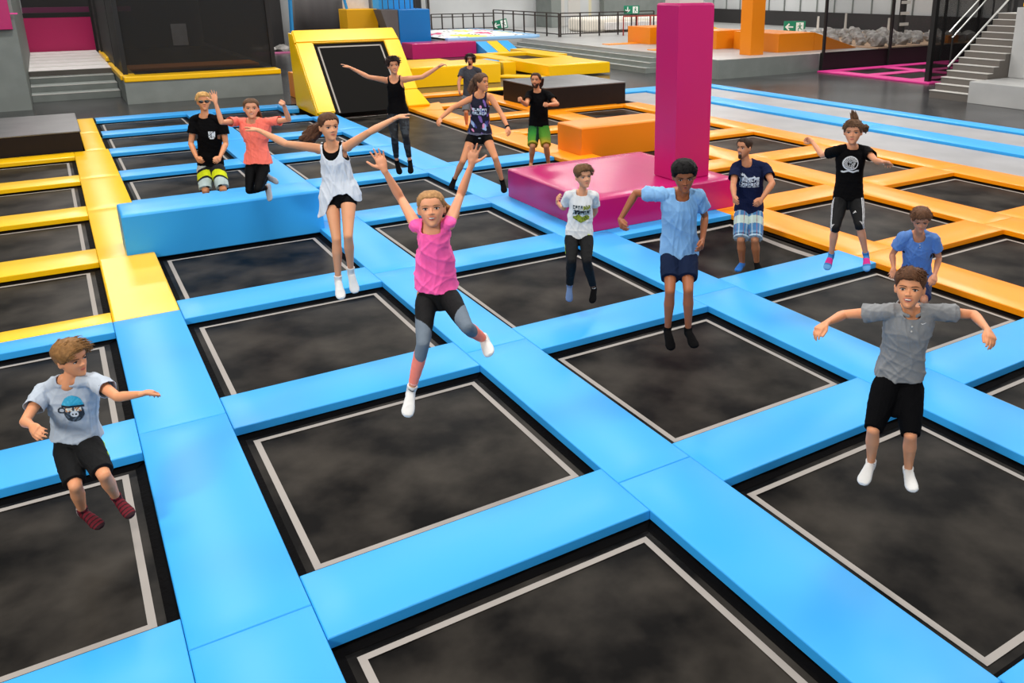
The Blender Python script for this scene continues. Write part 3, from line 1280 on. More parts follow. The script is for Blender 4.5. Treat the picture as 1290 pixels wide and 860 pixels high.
def print_navy(u, v):
    x, y = (u - .5) * 2, (v - .5) * 2
    top = .35 + .35 * math.sin(u * 9) * math.sin(u * 3 + 1)
    if y > top + .2:
        return None
    if y < -.75:
        return (198, 206, 216) if abs(y + .88) < .06 and fnoise(u, 0, 5) > -.3 else None
    if abs(y - top) < .1 or glyph(u, (v * 1.4) % 1, 2, 7, 4) or fnoise(u, v, 3) > .35:
        return (196, 204, 214)
    return None


def print_black(u, v):
    # white circular line drawing of a shaggy head above a scroll
    x, y = (u - .5) * 2, (v - .5) * 2
    if y < -.62:
        return (200, 200, 200) if abs(y + .78 + .06 * math.sin(u * 12)) < .1 else None
    r = math.hypot(x, (y - .12) * 1.15)
    if r > .9:
        return None
    if r > .78:
        return (205, 205, 205)
    a = math.atan2(y - .1, x)
    if r > .38 and math.sin(a * 26 + r * 9) > -.15 and not (-.7 < a < .25 and r > .55):
        return (196, 196, 196)
    if r < .36 and fnoise(u, v, 2.6) > .35:
        return (190, 190, 190)
    return None


def noise3(P, k, seed):
    rs = np.random.RandomState(seed)
    h = np.zeros(len(P))
    for i in range(5):
        d = rs.randn(3) * k
        h += np.sin(P @ d + rs.rand() * 6 + 1.2 * np.sin(P @ (rs.randn(3) * k * .7)))
    return h / 5


def f_tropic(x, y, t, P):
    # dark navy vest with lilac and pink palm leaves
    a = noise3(P, 26, 3)
    b = noise3(P, 34, 8)
    C0 = np.tile(lin((22, 22, 40)), (len(P), 1))
    C0[a > .32] = lin((66, 70, 132))
    C0[b > .40] = lin((214, 138, 178))
    C0[(b > .34) & (a > .1)] = lin((150, 176, 214))
    C0[a < -.55] = lin((120, 90, 160))
    C0[t < .10] = lin((92, 92, 108))
    return C0


def print_tropic(u, v):
    if .12 < v < .95 and glyph(u, (v - .1) / .9, 2, 6, 5):
        return (196, 208, 222)
    return None


def f_board(c, P):
    # striped swim shorts: white, black, yellow, black, white
    leg, t, a = legcoords(c, P)
    C0 = np.tile(lin((22, 22, 24)), (len(P), 1))
    w = t + .05 * np.sin(a * 2 + leg * 2)
    C0[(w > .02) & (w < .24)] = lin((196, 198, 190))
    C0[(w > .34) & (w < .58)] = lin((205, 214, 20))
    C0[(w > .66) & (w < .98)] = lin((176, 192, 190))
    C0[(leg == 1) & (w < .3)] = lin((24, 24, 26))
    return C0


def f_plaid(c, P):
    leg, t, a = legcoords(c, P)
    C0 = np.tile(lin((66, 118, 164)), (len(P), 1))
    C0[(t > .28) & (t < .55)] = lin((178, 196, 186))
    C0[(t > .05) & (t < .12)] = lin((150, 176, 196))
    C0[(t > .80) & (t < .90)] = lin((96, 140, 176))
    C0[t > .92] = lin((170, 196, 210))
    C0[np.abs(t - .03) < .022] = lin((140, 66, 110))
    C0[np.abs(t - .885) < .014] = lin((30, 40, 60))
    v = np.abs(((a * 1.2) % 1.2) - .6) < .12
    C0[v] = C0[v] * .6 + lin((206, 220, 226)) * .4
    v2 = np.abs(((a * 1.2 + .5) % 1.2) - .6) < .03
    C0[v2] = lin((160, 70, 80))
    return C0


def f_green(c, P):
    leg, t, a = legcoords(c, P)
    n = noise3(P, 14, 5) * .12
    g1, g2, g3, g4 = lin((10, 62, 44)), lin((44, 140, 42)), lin((96, 156, 40)), lin((206, 178, 40))
    w = np.clip(t + n, 0, 1)[:, None]
    L = np.where(w < .5, g1 * (1 - w * 2) + g2 * w * 2, g2 * (2 - w * 2) + g3 * (w * 2 - 1))
    R_ = np.where(w < .6, g2 * (1 - w / .6) + g3 * w / .6, g3 * (1 - (w - .6) / .4) + g4 * (w - .6) / .4)
    C0 = np.where((leg == 0)[:, None], L, R_)
    C0[(leg == 0) & (a > .6)] = g1 * .6
    C0[(t > .86)] = C0[(t > .86)] * .5 + g4 * .5
    C0 = C0 * .72
    return C0


def f_leggings(c, P):
    # black above, grey wedge on the outside of the thigh to the knee, coral shins
    leg, t, a = legcoords(c, P)
    C0 = np.tile(lin((11, 11, 12)), (len(P), 1))
    out = np.where(leg == 0, -a, a)
    grey = out > 1.7 - np.clip(t, 0, 1) * .7 - np.clip((t - .45) / .5, 0, 1) ** 1.5 * 4.6
    C0[grey] = lin((104, 116, 128))
    lim = 1.18 + .12 * np.cos(a - .4)
    C0[t > lim] = lin((250, 138, 118))
    st = (t > 1.80) & (np.sin(t * 150) > .2)
    C0[st] = lin((255, 190, 178))
    return C0


def f_stripe3(c, P):
    # black capri trousers with three pale stripes down the outer sides
    leg, t, a = legcoords(c, P)
    C0 = np.tile(lin((11, 11, 12)), (len(P), 1))
    out = np.where(leg == 0, -a, a)
    d = out - np.where(leg == 1, .75, 1.35)
    st = (np.abs(d) < .36) & (np.abs(((d + .36) % .26) - .13) < .072)
    C0[st & (t > .0)] = lin((214, 214, 216))
    return C0


def f_camo(c, P):
    n = noise3(P, 40, 11)
    C0 = np.tile(lin((24, 26, 30)), (len(P), 1))
    C0[n > .2] = lin((44, 50, 56))
    return C0


def f_sport_line(c, P):
    leg, t, a = legcoords(c, P)
    C0 = np.tile(lin((11, 11, 12)), (len(P), 1))
    out = np.where(leg == 0, -a, a)
    C0[(np.abs(out - 1.5) < .10) & (t > .35) & (t < .72)] = lin((196, 226, 40))
    return C0


def f_lime(c, P):
    leg, t, a = legcoords(c, P)
    C0 = np.tile(lin((11, 11, 12)), (len(P), 1))
    C0[(leg == 1) & (np.abs(a - 1.3) < .085) & (t > .22) & (t < .62)] = lin((190, 240, 30))
    return C0


def f_redsock(x, y):
    C0 = np.tile(lin((104, 20, 34)), (len(x), 1))
    C0[np.sin(x * 42) > .55] = lin((40, 16, 22))
    C0[x < .02] = lin((58, 46, 50))
    C0[(x < .02) & (np.sin(y * 190) > .3)] = lin((170, 150, 150))
    C0[x > .88] = lin((44, 18, 24))
    return C0


def f_bluesock(x, y):
    C0 = np.tile(lin((52, 116, 176)), (len(x), 1))
    C0[(x > .28) & (x < .62)] = lin((200, 44, 130))
    C0[x > .72] = lin((90, 150, 200))
    return C0


def bra(mt):
    def f(c):
        s = c['s']
        sp = Soup()
        c['torso'](sp, .009 * s, .66, 1.06, None, e=2.3)
        for k, S0 in (('a', c['sa']), ('b', c['sb'])):
            sg = -1 if k == 'a' else 1
            sp.limb(c['neck'] + c['Xs'] * sg * .04 * s, S0, [(0, .0515 * c['g']), (1, .0545 * c['g'])], n=12)
        me = union(sp, 'sports_bra', c['vox'], 2, .5)
        P = co_of(me)
        rel = P - c['neck']
        cc, X, Y = c['frame'](1.0)
        x, y, z = rel @ X / s, rel @ Y / s, rel @ c['up'] / s
        m = ((x / .068) ** 2 + (np.minimum(z, 0) / np.where(y > -.01, .05, .04)) ** 2 < 1) | ((np.abs(x) > .102 + np.maximum(0, (-.09 - z)) * .8) & (z > -.16))
        cut(me, m)
        c['put']('sports_bra', me, mt)
    return f


def wristband(mt, k):
    def f(c):
        e, w = c['J']['e' + k], c['J']['w' + k]
        sp = Soup()
        d = nv(w - e)
        sp.limb(w - d * .03, w - d * .008, [(0, .031 * c['s']), (1, .030 * c['s'])], n=14, round0=False, round1=False)
        c['put']('wristband', sp.mesh('wristband'), mt)
    return f


def sleeve_patch(k):
    def f(c):
        S0, e = c['s' + k], c['J']['e' + k]
        d = nv(e - S0)
        q = S0 + (e - S0) * .5
        n_ = nv(-NH * .8 + ZZ * .6)
        n_ = nv(n_ - d * np.dot(n_, d))
        t = np.cross(d, n_)
        p0 = q + n_ * .066 * c['ath']
        sp = Soup()
        sp.ball(p0, d * .007, t * .012, n_ * .004, 8, 6)
        c['put']('sleeve_tag', sp.mesh('sleeve_tag'), BLACK, c['shirt'])
    return f


BLK = cloth('black cotton', (11, 10, 11))
BLKT = cloth('black stretch', (12, 12, 13), rough=.6)
WHT = cloth('white cotton', (204, 210, 218))
WSOCK = cloth('white sock knit', (212, 212, 210))
BSOCK = cloth('black sock knit', (9, 9, 10))
GSOCK = cloth('grey sock knit', (168, 172, 180))
SWOOSH = mat('dark logo', rgb(40, 44, 54), rough=.7)
LIME = mat('lime logo', rgb(214, 236, 40), rough=.7)
WLOGO = mat('white logo', rgb(235, 235, 235), rough=.7)


def logo_tri(target, pos, w, mt):
    """small triangular mark of three slanted bars"""
    def fn(u, v):
        x, y = u * 2 - 1, v
        for k, h in ((-.6, .4), (0, .7), (.6, 1.0)):
            if abs(x - k - (y - .3) * -.25) < .24 and y < h:
                return (230, 230, 232)
        return None
    return fn


def mark(name, px, py, size, mt, shape='swoosh', near=.2):
    """small logo set on the surface seen at that spot of the garment"""
    def f(c):
        o = c[name]
        dat = co_of(o.data)
        bv = BVHTree.FromPolygons([tuple(v) for v in dat], [tuple(pp.vertices) for pp in o.data.polygons])
        d = nv(ray(px, py))
        h = bv.ray_cast(Vector(CAM - c['base']), Vector(d))
        if h[0] is None:
            return
        n = nv(np.array(h[1]))
        if np.dot(n, d) > 0:
            n = -n
        p0 = np.array(h[0]) + n * .006 + c['base']
        X = nv(RH - n * np.dot(RH, n))
        Z = np.cross(n, X) * -1
        if Z[2] < 0:
            Z = -Z
        sp = Soup()
        if shape == 'swoosh':
            q = [p0 - X * size + Z * .1 * size, p0 - X * .4 * size - Z * .25 * size, p0 + X * .3 * size + Z * .0 * size, p0 + X * size + Z * .45 * size]
            rr = (.04, .17, .12, .03)
            for k in range(3):
                sp.limb(q[k], q[k + 1], [(0, rr[k] * size), (1, rr[k + 1] * size)], n=6)
        elif shape == 'bars':
            for k in range(3):
                a = p0 + X * (k - 1) * .55 * size - Z * .5 * size
                b = p0 + X * ((k - 1) * .55 - .25) * size + Z * (-.3 + .35 * k) * size
                sp.limb(a, b, [(0, .17 * size), (1, .17 * size)], n=5, side=X, flat=.4)
        elif shape == 'dot':
            sp.ball(p0, X * size, Z * size * .5, n * .003, 8, 6)
        c['put']('logo_mark', sp.mesh('logo_mark'), mt, o)
    return f


# ------------------------------------------------------------------ the cast (pixel anchors turned into joints at each person's own distance)
PEOPLE = [
    dict(id='BL', label='boy in grey T-shirt with a blue cap print, black shorts and striped red socks', h=1.38, R=4.52, thin=.92, vox=.0048,
         head=(90.5, 452), headf=.0, face=(38, -2, 4), neck=(86, 479), sh=((55, 492), (119, 479)), shd=(.02, .04), hip=((84, 561), (109, 556)), hipd=(0, 0), lean=.05, bend=.3,
         arma=((31, 531, -1), (40, 536, -1), (53, 549, -1)), armb=((148, 500, -1), (179, 496, -1), (203, 489, 1)), handa='relax', handb='relax', palma=(0, -.6, -1), palmb=(0, -1, 0), thumba=-1, thumbb=-1,
         lega=((95, 612, -1), (104.5, 645, 1), (128, 664, -1)), legb=((131, 598, -1), (148, 629, 1), (166, 650, -1)),
         skin=(226, 164, 128), hair=(120, 86, 50), brow=(96, 66, 40), gaze=(.008, .004), mouth='calm',
         hairst=dict(top=.095, side=.05, front=.29, low=-.16, temple=.05, n=190, len=.22, mode='side', lift=.015, w=.03, quiff=.03),
         wear=[shirt(cloth('light grey cotton', (176, 186, 198)), hem=.13, sleeve=.60, slr=(.066, .076), infl=.022, flare=.022, wr=.008, seed=2, neckr=(.060, .012, 0)),
               decal('shirt', 'shirt_print', (.055, .72), (.20, .24), print_robot), sleeve_patch('b'),
               trousers(VCLOTH, .92, loose=(.022, .02), top=.12, name='shorts', hemr=.079, fn=f_lime, seed=9),
               mark('shorts', 95, 607, .012, LIME, 'bars'),
               socks(VCLOTH, .075, f_redsock)]),
    dict(id='GP', label='girl in a pink top leaping with both arms raised and hands spread', h=1.46, R=4.9, thin=.86, vox=.0048,
         head=(543.5, 263.5), headf=.02, face=(-2, 14, 2), neck=(545, 289), sh=((525, 285), (566, 281)), hip=((537, 371), (563, 369)), hipd=(0, .0),
         arma=((505, 250, 1), (484, 214, -1), (472, 181, -1)), armb=((580, 246, 1), (594, 207, -1), (599, 177, -1)), handa='open', handb='open', palma=(0, .15, 1), palmb=(0, .15, 1), thumba=-1, thumbb=1, handf=1.0,
         lega=((533, 433, -1), (518, 492, 1), (513, 524, -1)), legb=((588, 412, -1), (611, 428, 1), (617, 447, -1)),
         skin=(226, 166, 136), hair=(150, 112, 72), mouth='grin',
         hairst=dict(top=.035, side=.022, front=.31, low=-.18, temple=.08, n=150, len=.16, mode='back', rough=.03, w=.02,
                     tails=[dict(pts=[(560, 262, .12), (569, 270, .16), (566, 284, .18)], r=[.03, .03, .012], n=16)]),
         wear=[shirt(cloth('pink sports jersey', (250, 98, 170), rough=.6), hem=.07, sleeve=.12, slr=(.056, .060), infl=.014, flare=.016, wr=.009, seed=4, neckr=(.066, .012, 0)),
               trousers(VCLOTH, 1.84, loose=(.006, .005), top=.1, name='leggings', fn=f_leggings, seed=5, wr=.0015, crotch=-.2),
               socks(WSOCK, .05, logo=SWOOSH)]),
    dict(id='GW', label='girl in a loose white tank top and black hot pants with arms spread wide', h=1.64, R=7.3, thin=.88, fem=1, vox=.0055,
         head=(414.5, 160), headf=.03, face=(20, 2, 0), neck=(419, 184), sh=((401, 187), (438, 184)), hip=((417, 248), (439, 246)),
         arma=((360, 181, -1), (328, 165, 1), (309, 158, 1)), armb=((466, 166, -1), (498, 149, 1), (516, 141, 1)), handa='flat', handb='flat', palma=(0, -1, .3), palmb=(0, -1, .2), thumba=1, thumbb=-1,
         lega=((424, 301, -1), (426, 352, 1), (430, 376, -1)), legb=((438.5, 297, -1), (442, 341, 1), (448, 369, -1)),
         skin=(218, 164, 132), hair=(72, 48, 34), mouth='calm',
         hairst=dict(top=.055, side=.03, front=.31, low=-.16, temple=.08, n=120, len=.2, mode='back', w=.022,
                     tails=[dict(pts=[(404, 158, .12), (396, 166, .14), (389, 174, .14), (386, 179, .14)], r=[.03, .05, .05, .02], n=30)]),
         wear=[bra(BLK),
               shirt(WHT, hemf=lambda x: np.interp(x, [-.2, -.12, -.02, .1, .16, .2], [-.42, -.30, .06, .10, -.06, -.12]) + .012 * np.sin(x * 60), sleeve=0, infl=.022, flare=.055, wr=.009, seed=6, neckr=(.08, .115, 0), tank=(.105, -.24), name='tank_top'),
               trousers(BLKT, .24, loose=(.007, .007), top=.1, name='shorts', seed=8, wr=.001),
               socks(WSOCK, .045)]),
    dict(id='GC', label='smiling girl in a coral T-shirt and black leggings jumping with bent knees', h=1.55, R=10.1, thin=.88, fem=1, vox=.006,
         head=(316.5, 137), headf=.03, face=(0, 6, -3), neck=(318, 153), sh=((299, 153), (342, 153)), hip=((317, 206), (333, 207)),
         arma=((279, 154, -1), (271.5, 129, -1), (268, 112, 1)), armb=((364, 151, -1), (357, 131, -1), (354, 121, -1)), handa='open', handb='fist', palma=(0, .1, 1), palmb=(-.2, .1, 1), thumba=-1, thumbb=1,
         lega=((314, 240, -1), (338, 236, 1), (340, 253, -1)), legb=((325, 238, -1), (337, 222, 1), (350, 230, -1)),
         skin=(224, 166, 138), hair=(84, 60, 42), mouth='smile',
         hairst=dict(top=.05, side=.03, front=.31, low=-.16, temple=.08, n=90, len=.18, mode='back', w=.022, tails=[dict(pts=[(325, 140, .1), (329, 149, .12), (327, 156, .1)], r=[.03, .03, .01], n=14)]),
         wear=[shirt(cloth('coral jersey', (252, 122, 104), rough=.7), hem=.03, sleeve=.5, slr=(.064, .074), infl=.02, flare=.03, wr=.008, seed=7, neckr=(.064, .02, 0)),
               trousers(BLKT, 1.85, loose=(.006, .005), top=.1, name='leggings', seed=8, wr=.0015),
               socks(GSOCK, .05)]),
    dict(id='MS', label='man in sunglasses, black T-shirt and striped swim shorts behind the tall blue block', h=1.78, R=12.2, thin=1.0, vox=.0065,
         head=(256.5, 128.5), headf=.0, face=(3, 8, 0), neck=(258, 147), sh=((245, 151), (280, 153)), hip=((257, 209), (273, 209)),
         arma=((240.5, 181, -1), (248, 199, -1), (253.5, 206, -1)), armb=((284.5, 181, -1), (277, 198, -1), (272, 205, -1)), handa='relax', handb='relax', palma=(.6, 0, -1), palmb=(-.6, 0, -1), thumba=1, thumbb=-1,
         lega=((259, 240, -1), (262, 262, 1), (261, 270, -1)), legb=((281, 238, -1), (284, 261, 1), (286, 269, -1)),
         skin=(220, 158, 120), hair=(188, 148, 92), mouth='calm', glasses=True,
         hairst=dict(top=.09, side=.04, front=.33, low=-.12, temple=.04, n=120, len=.14, mode='short', w=.024, quiff=.03),
         wear=[shirt(BLK, hem=.02, sleeve=.6, slr=(.062, .07), infl=.016, flare=.012, wr=.004, seed=8),
               decal('shirt', 'shirt_print', (.085, .72), (.09, .115), print_crest, nx=30, ny=36),
               trousers(VCLOTH, .95, loose=(.02, .02), top=.1, name='shorts', hemr=.09, fn=f_board, seed=10)]),
    dict(id='WB', label='woman in a black vest and dark leggings with outstretched arms before the tilted trampoline', h=1.66, R=12.4, thin=.9, fem=1, vox=.0065,
         head=(495.5, 83), headf=.03, face=(10, 4, 4), neck=(497, 98), sh=((486, 101), (510, 100)), hip=((494, 144), (508, 144)),
         arma=((464, 97, -1), (443, 86, 1), (429, 79, 1)), armb=((532, 97, -1), (553, 84, 1), (564, 77, -1)), handa='flat', handb='relax', palma=(0, -1, .2), palmb=(0, -1, .2), thumba=1, thumbb=-1,
         lega=((497, 174, -1), (500, 204, 1), (504, 219, -1)), legb=((511, 172, -1), (516.5, 204, 1), (517.5, 218, -1)),
         skin=(216, 158, 126), hair=(40, 27, 24), mouth='smile',
         hairst=dict(top=.13, side=.08, front=.30, low=-.1, temple=.0, n=160, len=.18, mode='curl', lift=.03, w=.035),
         wear=[shirt(BLK, hem=.04, sleeve=0, infl=.010, flare=.012, wr=.003, seed=9, neckr=(.075, .08, 0), tank=(.098, -.17), name='tank_top'),
               trousers(VCLOTH, 1.8, loose=(.008, .008), top=.1, name='leggings', fn=f_camo, seed=8, wr=.002),
               socks(BSOCK, .035)]),
    dict(id='MB', label='long-haired man with a pale headband and dark grey T-shirt, farthest of the jumpers', h=1.76, R=20.0, vox=.008,
         head=(592.5, 75), headf=.0, face=(-15, 0, 0), neck=(592, 85.5), sh=((582.5, 89), (603, 89)), hip=((587.5, 121), (598, 121)),
         arma=((578, 103, -1), (578.5, 115, -1), (579, 121, -1)), armb=((606, 102, 1), (603, 111, -1), (600, 116, -1)), palma=(.6, 0, 0), palmb=(-.6, 0, 0), thumba=1, thumbb=-1,
         lega=((587, 141, -1), (588, 158, 1), (586, 163, -1)), legb=((598, 141, -1), (599, 157, 1), (600, 162, -1)),
         skin=(196, 140, 112), hair=(38, 24, 20), mouth='calm',
         hairst=dict(top=.10, side=.10, front=.31, low=-.42, temple=-.2, n=130, len=.3, mode='down', lift=.02, w=.03, band=True, beard=(.6, -.33)),
         wear=[shirt(cloth('charcoal cotton', (62, 64, 70)), hem=.0, sleeve=.6, slr=(.062, .07), infl=.016, flare=.012, seed=8),
               trousers(cloth('grey shorts', (104, 106, 110)), .95, loose=(.02, .02), top=.1, name='shorts', hemr=.088, seed=10)]),
    dict(id='WP', label='woman in a dark palm-print vest and black shorts landing with legs apart', h=1.68, R=11.5, thin=.9, fem=1, vox=.006,
         head=(607, 104), headf=.02, face=(55, 4, 0), neck=(604.5, 119), sh=((592, 125), (618, 122.5)), hip=((596, 171), (612, 171)),
         arma=((569.5, 136, -1), (554, 150, -1), (549, 157, -1)), armb=((632, 144, -1), (640, 161, -1), (643.5, 171, -1)), palma=(.5, -.4, -.4), palmb=(-.5, 0, -.5), thumba=1, thumbb=-1,
         lega=((583, 203, -1), (572, 227, 1), (568, 238, -1)), legb=((624, 199, -1), (633, 229, 1), (635.5, 242, -1)),
         skin=(214, 150, 112), hair=(84, 62, 48), brow=(60, 42, 32), mouth='smile',
         hairst=dict(top=.06, side=.04, front=.31, low=-.2, temple=.05, n=120, len=.3, mode='back', w=.03,
                     tails=[dict(pts=[(603, 97, .04), (598, 104, .07), (595.5, 113, .09), (595, 123, .08)], r=[.035, .05, .045, .015], n=34)]),
         wear=[shirt(VCLOTH, hem=.05, sleeve=0, infl=.014, flare=.018, wr=.004, seed=12, neckr=(.075, .05, 0), tank=(.102, -.15), name='tank_top', fn=f_tropic),
               decal('shirt', 'shirt_print', (.0, .66), (.21, .12), print_tropic, nx=60, ny=30),
               trousers(BLKT, .32, loose=(.008, .008), top=.12, name='shorts', seed=8, wr=.0015),
               mark('shorts', 604, 174, .02, mat('grey logo', rgb(150, 160, 166)), 'dot'),
               wristband(BLK, 'b'), socks(BSOCK, .05)]),
    dict(id='MG', label='bearded man in a black T-shirt and green shorts running on the spot', h=1.78, R=14.9, vox=.007,
         head=(675, 101.5), headf=.02, face=(-14, 8, 0), neck=(677, 115.5), sh=((667, 119), (690, 119)), hip=((672.5, 160), (685, 160)),
         arma=((663, 132, -1), (655, 126, -1), (650, 124, -1)), armb=((702, 131, -1), (690, 132, -1), (685, 131, -1)), handa='fist', handb='fist', palma=(1, 0, 0), palmb=(-.6, -.3, -.5), thumba=1, thumbb=-1,
         lega=((671, 184, -1), (669, 206, 1), (668, 214, -1)), legb=((688, 184, -1), (691, 206, 1), (692, 214, -1)),
         skin=(206, 148, 112), hair=(50, 32, 24), mouth='calm',
         hairst=dict(top=.05, side=.035, front=.35, low=-.2, temple=.08, n=90, len=.18, mode='back', w=.022, beard=(1.3, -.2), tails=[dict(pts=[(682, 100, .06), (682, 107, .08), (681, 111, .06)], r=[.03, .025, .01], n=12)]),
         wear=[shirt(BLK, hem=.03, sleeve=.62, slr=(.062, .068), infl=.014, flare=.01, seed=8),
               trousers(VCLOTH, .96, loose=(.02, .02), top=.1, name='shorts', hemr=.09, fn=f_green, seed=10)]),
    dict(id='BW', label='boy in a white T-shirt with a green and black print and black tracksuit bottoms', h=1.45, R=8.2, thin=.9, vox=.0055,
         head=(735, 222.5), headf=.03, face=(24, 4, 4), neck=(733, 243), sh=((717, 246), (748, 246)), hip=((720, 297), (739, 297)),
         arma=((710, 262, 1), (702, 255, 1), (702, 244, -1)), armb=((750, 266, 1), (741, 279, 1), (735, 282, 1)), palma=(1, 0, 0), palmb=(-1, 0, 0), thumba=1, thumbb=-1,
         lega=((720, 329, -1), (717.5, 361, 1), (717, 379, -1)), legb=((739, 329, -1), (748, 363, 1), (746, 381, -1)),
         skin=(214, 162, 134), hair=(92, 66, 42), mouth='calm',
         hairst=dict(top=.10, side=.035, front=.30, low=-.12, temple=.03, n=150, len=.14, mode='side', w=.024, quiff=.03),
         wear=[shirt(cloth('white cotton tee', (212, 214, 214)), hem=-.0, sleeve=.6, slr=(.064, .072), infl=.02, flare=.02, wr=.008, seed=18, neckr=(.064, .02, 0)),
               decal('shirt', 'shirt_print', (.012, .58), (.22, .24), print_white),
               trousers(VCLOTH, 1.88, loose=(.012, .016), top=.1, name='trousers', fn=f_sport_line, seed=21, wr=.004),
               mark('trousers', 742, 296, .018, LIME),
               socks(cloth('blue grey sock', (88, 112, 150)), .03, only='a'), socks(BSOCK, .03, only='b', logo=WLOGO)]),
    dict(id='BB', label='boy in a light blue T-shirt and navy shorts jumping in black ankle socks', h=1.53, R=6.4, thin=.9, vox=.005,
         head=(862, 222), headf=.08, face=(6, -14, 3), neck=(859, 244), sh=((833, 245), (880, 246)), hip=((845, 319), (866, 319)), lean=.1,
         arma=((801, 243, 1), (781, 277, -1), (786, 293, -1)), armb=((888, 272, 1), (885, 302, -1), (883, 321, -1)), handa='relax', handb='relax', palma=(.8, 0, -.4), palmb=(-.9, 0, -.3), thumba=1, thumbb=-1,
         lega=((844, 367, -1), (841, 415, 1), (846, 440, -1)), legb=((867, 366, -1), (867, 416, 1), (876, 437, -1)),
         skin=(156, 98, 66), hair=(10, 8, 8), mouth='open', hw=1.17,
         hairst=dict(top=.085, side=.045, front=.27, low=-.1, temple=.06, n=320, len=.045, mode='curl', w=.026),
         wear=[shirt(cloth('light blue cotton', (128, 174, 218)), hem=.0, sleeve=.60, slr=(.068, .078), infl=.022, flare=.02, wr=.009, seed=28, neckr=(.060, .035, 0)),
               trousers(cloth('navy shorts', (24, 34, 58)), .68, loose=(.022, .022), top=.1, name='shorts', hemr=.088, seed=10),
               socks(BSOCK, .03)]),
    dict(id='MN', label='man in a navy T-shirt and blue checked shorts standing on the sagging trampoline', h=1.74, R=10.25, vox=.006,
         head=(937.5, 186.5), headf=.02, face=(-38, 4, 3), neck=(940, 205), sh=((927, 211), (964, 211)), hip=((936, 266), (951, 266)),
         arma=((923.5, 234, -1), (925, 248, -1), (925, 258, -1)), armb=((973, 231, -1), (960, 250, -1), (952, 261, -1)), palma=(.8, 0, -.4), palmb=(-.5, -.3, -.8), thumba=1, thumbb=-1,
         lega=((933.5, 302, -1), (935, 333, 1), (928.5, 341, -1)), legb=((951, 302, -1), (953.5, 333, 1), (956, 340, -1)),
         skin=(196, 138, 106), hair=(48, 34, 26), mouth='grin',
         hairst=dict(top=.035, side=.018, front=.33, low=-.12, temple=.05, n=140, len=.05, mode='short', w=.018, beard=(.5, -.36)),
         wear=[shirt(cloth('navy cotton', (24, 30, 58)), hem=-.0, sleeve=.62, slr=(.064, .074), infl=.018, flare=.014, seed=38, wr=.005, neckr=(.062, .045, 0)),
               decal('shirt', 'shirt_print', (-.03, .76), (.25, .19), print_navy),
               trousers(VCLOTH, .97, loose=(.026, .026), top=.1, name='shorts', hemr=.098, fn=f_plaid, seed=10),
               socks(BSOCK, .05, only='b'), socks(cloth('blue and black sock', (40, 110, 190)), .02, only='a')]),
    dict(id='BK', label='boy with a topknot in a black printed T-shirt and three-striped capri trousers', h=1.50, R=7.95, thin=.86, vox=.005,
         head=(1074.5, 166.5), headf=.03, face=(-4, 2, 2), neck=(1073, 185.5), sh=((1054, 190), (1091, 190)), hip=((1059, 250), (1078, 250)),
         arma=((1036, 196, 1), (1023, 178, 1), (1012, 172, 1)), armb=((1104, 203, -1), (1113, 204, -1), (1122, 205, 1)), handa='point', handb='relax', palma=(0, -.2, 1), palmb=(0, -1, .3), thumba=-1, thumbb=-1,
         lega=((1052, 286, -1), (1047, 322, 1), (1041, 339, -1)), legb=((1083, 283, -1), (1091, 321, 1), (1092, 341, -1)),
         skin=(216, 158, 128), hair=(88, 64, 46), mouth='calm',
         hairst=dict(top=.06, side=.04, front=.27, low=-.2, temple=.0, n=170, len=.13, mode='short', lift=.0, w=.026,
                     tails=[dict(pts=[(1077, 154, 0), (1076, 148, 0), (1074, 141, 0)], r=[.02, .026, .022], n=26), dict(pts=[(1084, 160, .03), (1090, 162, .04), (1091, 167, .04)], r=[.03, .03, .012], n=14)]),
         wear=[shirt(BLK, hem=-.02, sleeve=.56, slr=(.064, .072), infl=.02, flare=.018, wr=.004, seed=8),
               decal('shirt', 'shirt_print', (-.03, .76), (.19, .20), print_black),
               trousers(VCLOTH, 1.10, loose=(.016, .012), top=.1, name='trousers', fn=f_stripe3, seed=10, vmul=.8),
               mark('trousers', 1077, 267, .02, WLOGO, 'bars'),
               socks(VCLOTH, .045, f_bluesock)]),
    dict(id='BP', label='crouching boy in a blue buttoned T-shirt looking down behind the grey-shirted boy', h=1.42, R=7.75, thin=.92, vox=.0055,
         head=(1160, 277), headf=.16, face=(8, -20, 4), neck=(1156, 294), sh=((1138, 298), (1176, 300)), hip=((1145, 350), (1163, 350)), lean=.22,
         arma=((1124, 321, 1), (1126, 338, -1), (1124, 349, -1)), armb=((1183, 325, 1), (1177.5, 346, -1), (1175.5, 361, -1)), handa='relax', handb='relax', palma=(0, -.3, -1), palmb=(0, -.3, -1), thumba=1, thumbb=-1,
         lega=((1142, 378, -1), (1143, 400, 1), (1143, 408, -1)), legb=((1164, 378, -1), (1164, 400, 1), (1164, 408, -1)),
         skin=(198, 142, 116), hair=(88, 60, 42), mouth='calm',
         hairst=dict(top=.09, side=.035, front=.29, low=-.12, temple=.03, n=170, len=.12, mode='short', w=.026, quiff=.03),
         wear=[shirt(cloth('mid blue cotton', (92, 130, 190)), hem=-.02, sleeve=.6, slr=(.070, .082), infl=.026, flare=.02, wr=.009, seed=48, neckr=(.066, .05, 0), buttons=2),
               trousers(cloth('dark blue shorts', (38, 48, 84)), .9, loose=(.02, .02), top=.1, name='shorts', hemr=.08, seed=10)]),
    dict(id='BG', label='grinning boy in a grey polo shirt and black drop-crotch shorts, nearest at right', h=1.42, R=4.45, thin=.88, vox=.0045,
         head=(1146, 364), headf=.04, face=(-3, 12, 2), neck=(1145, 391), sh=((1115, 393), (1180, 393)), hip=((1120, 477), (1145, 479)), lean=.04,
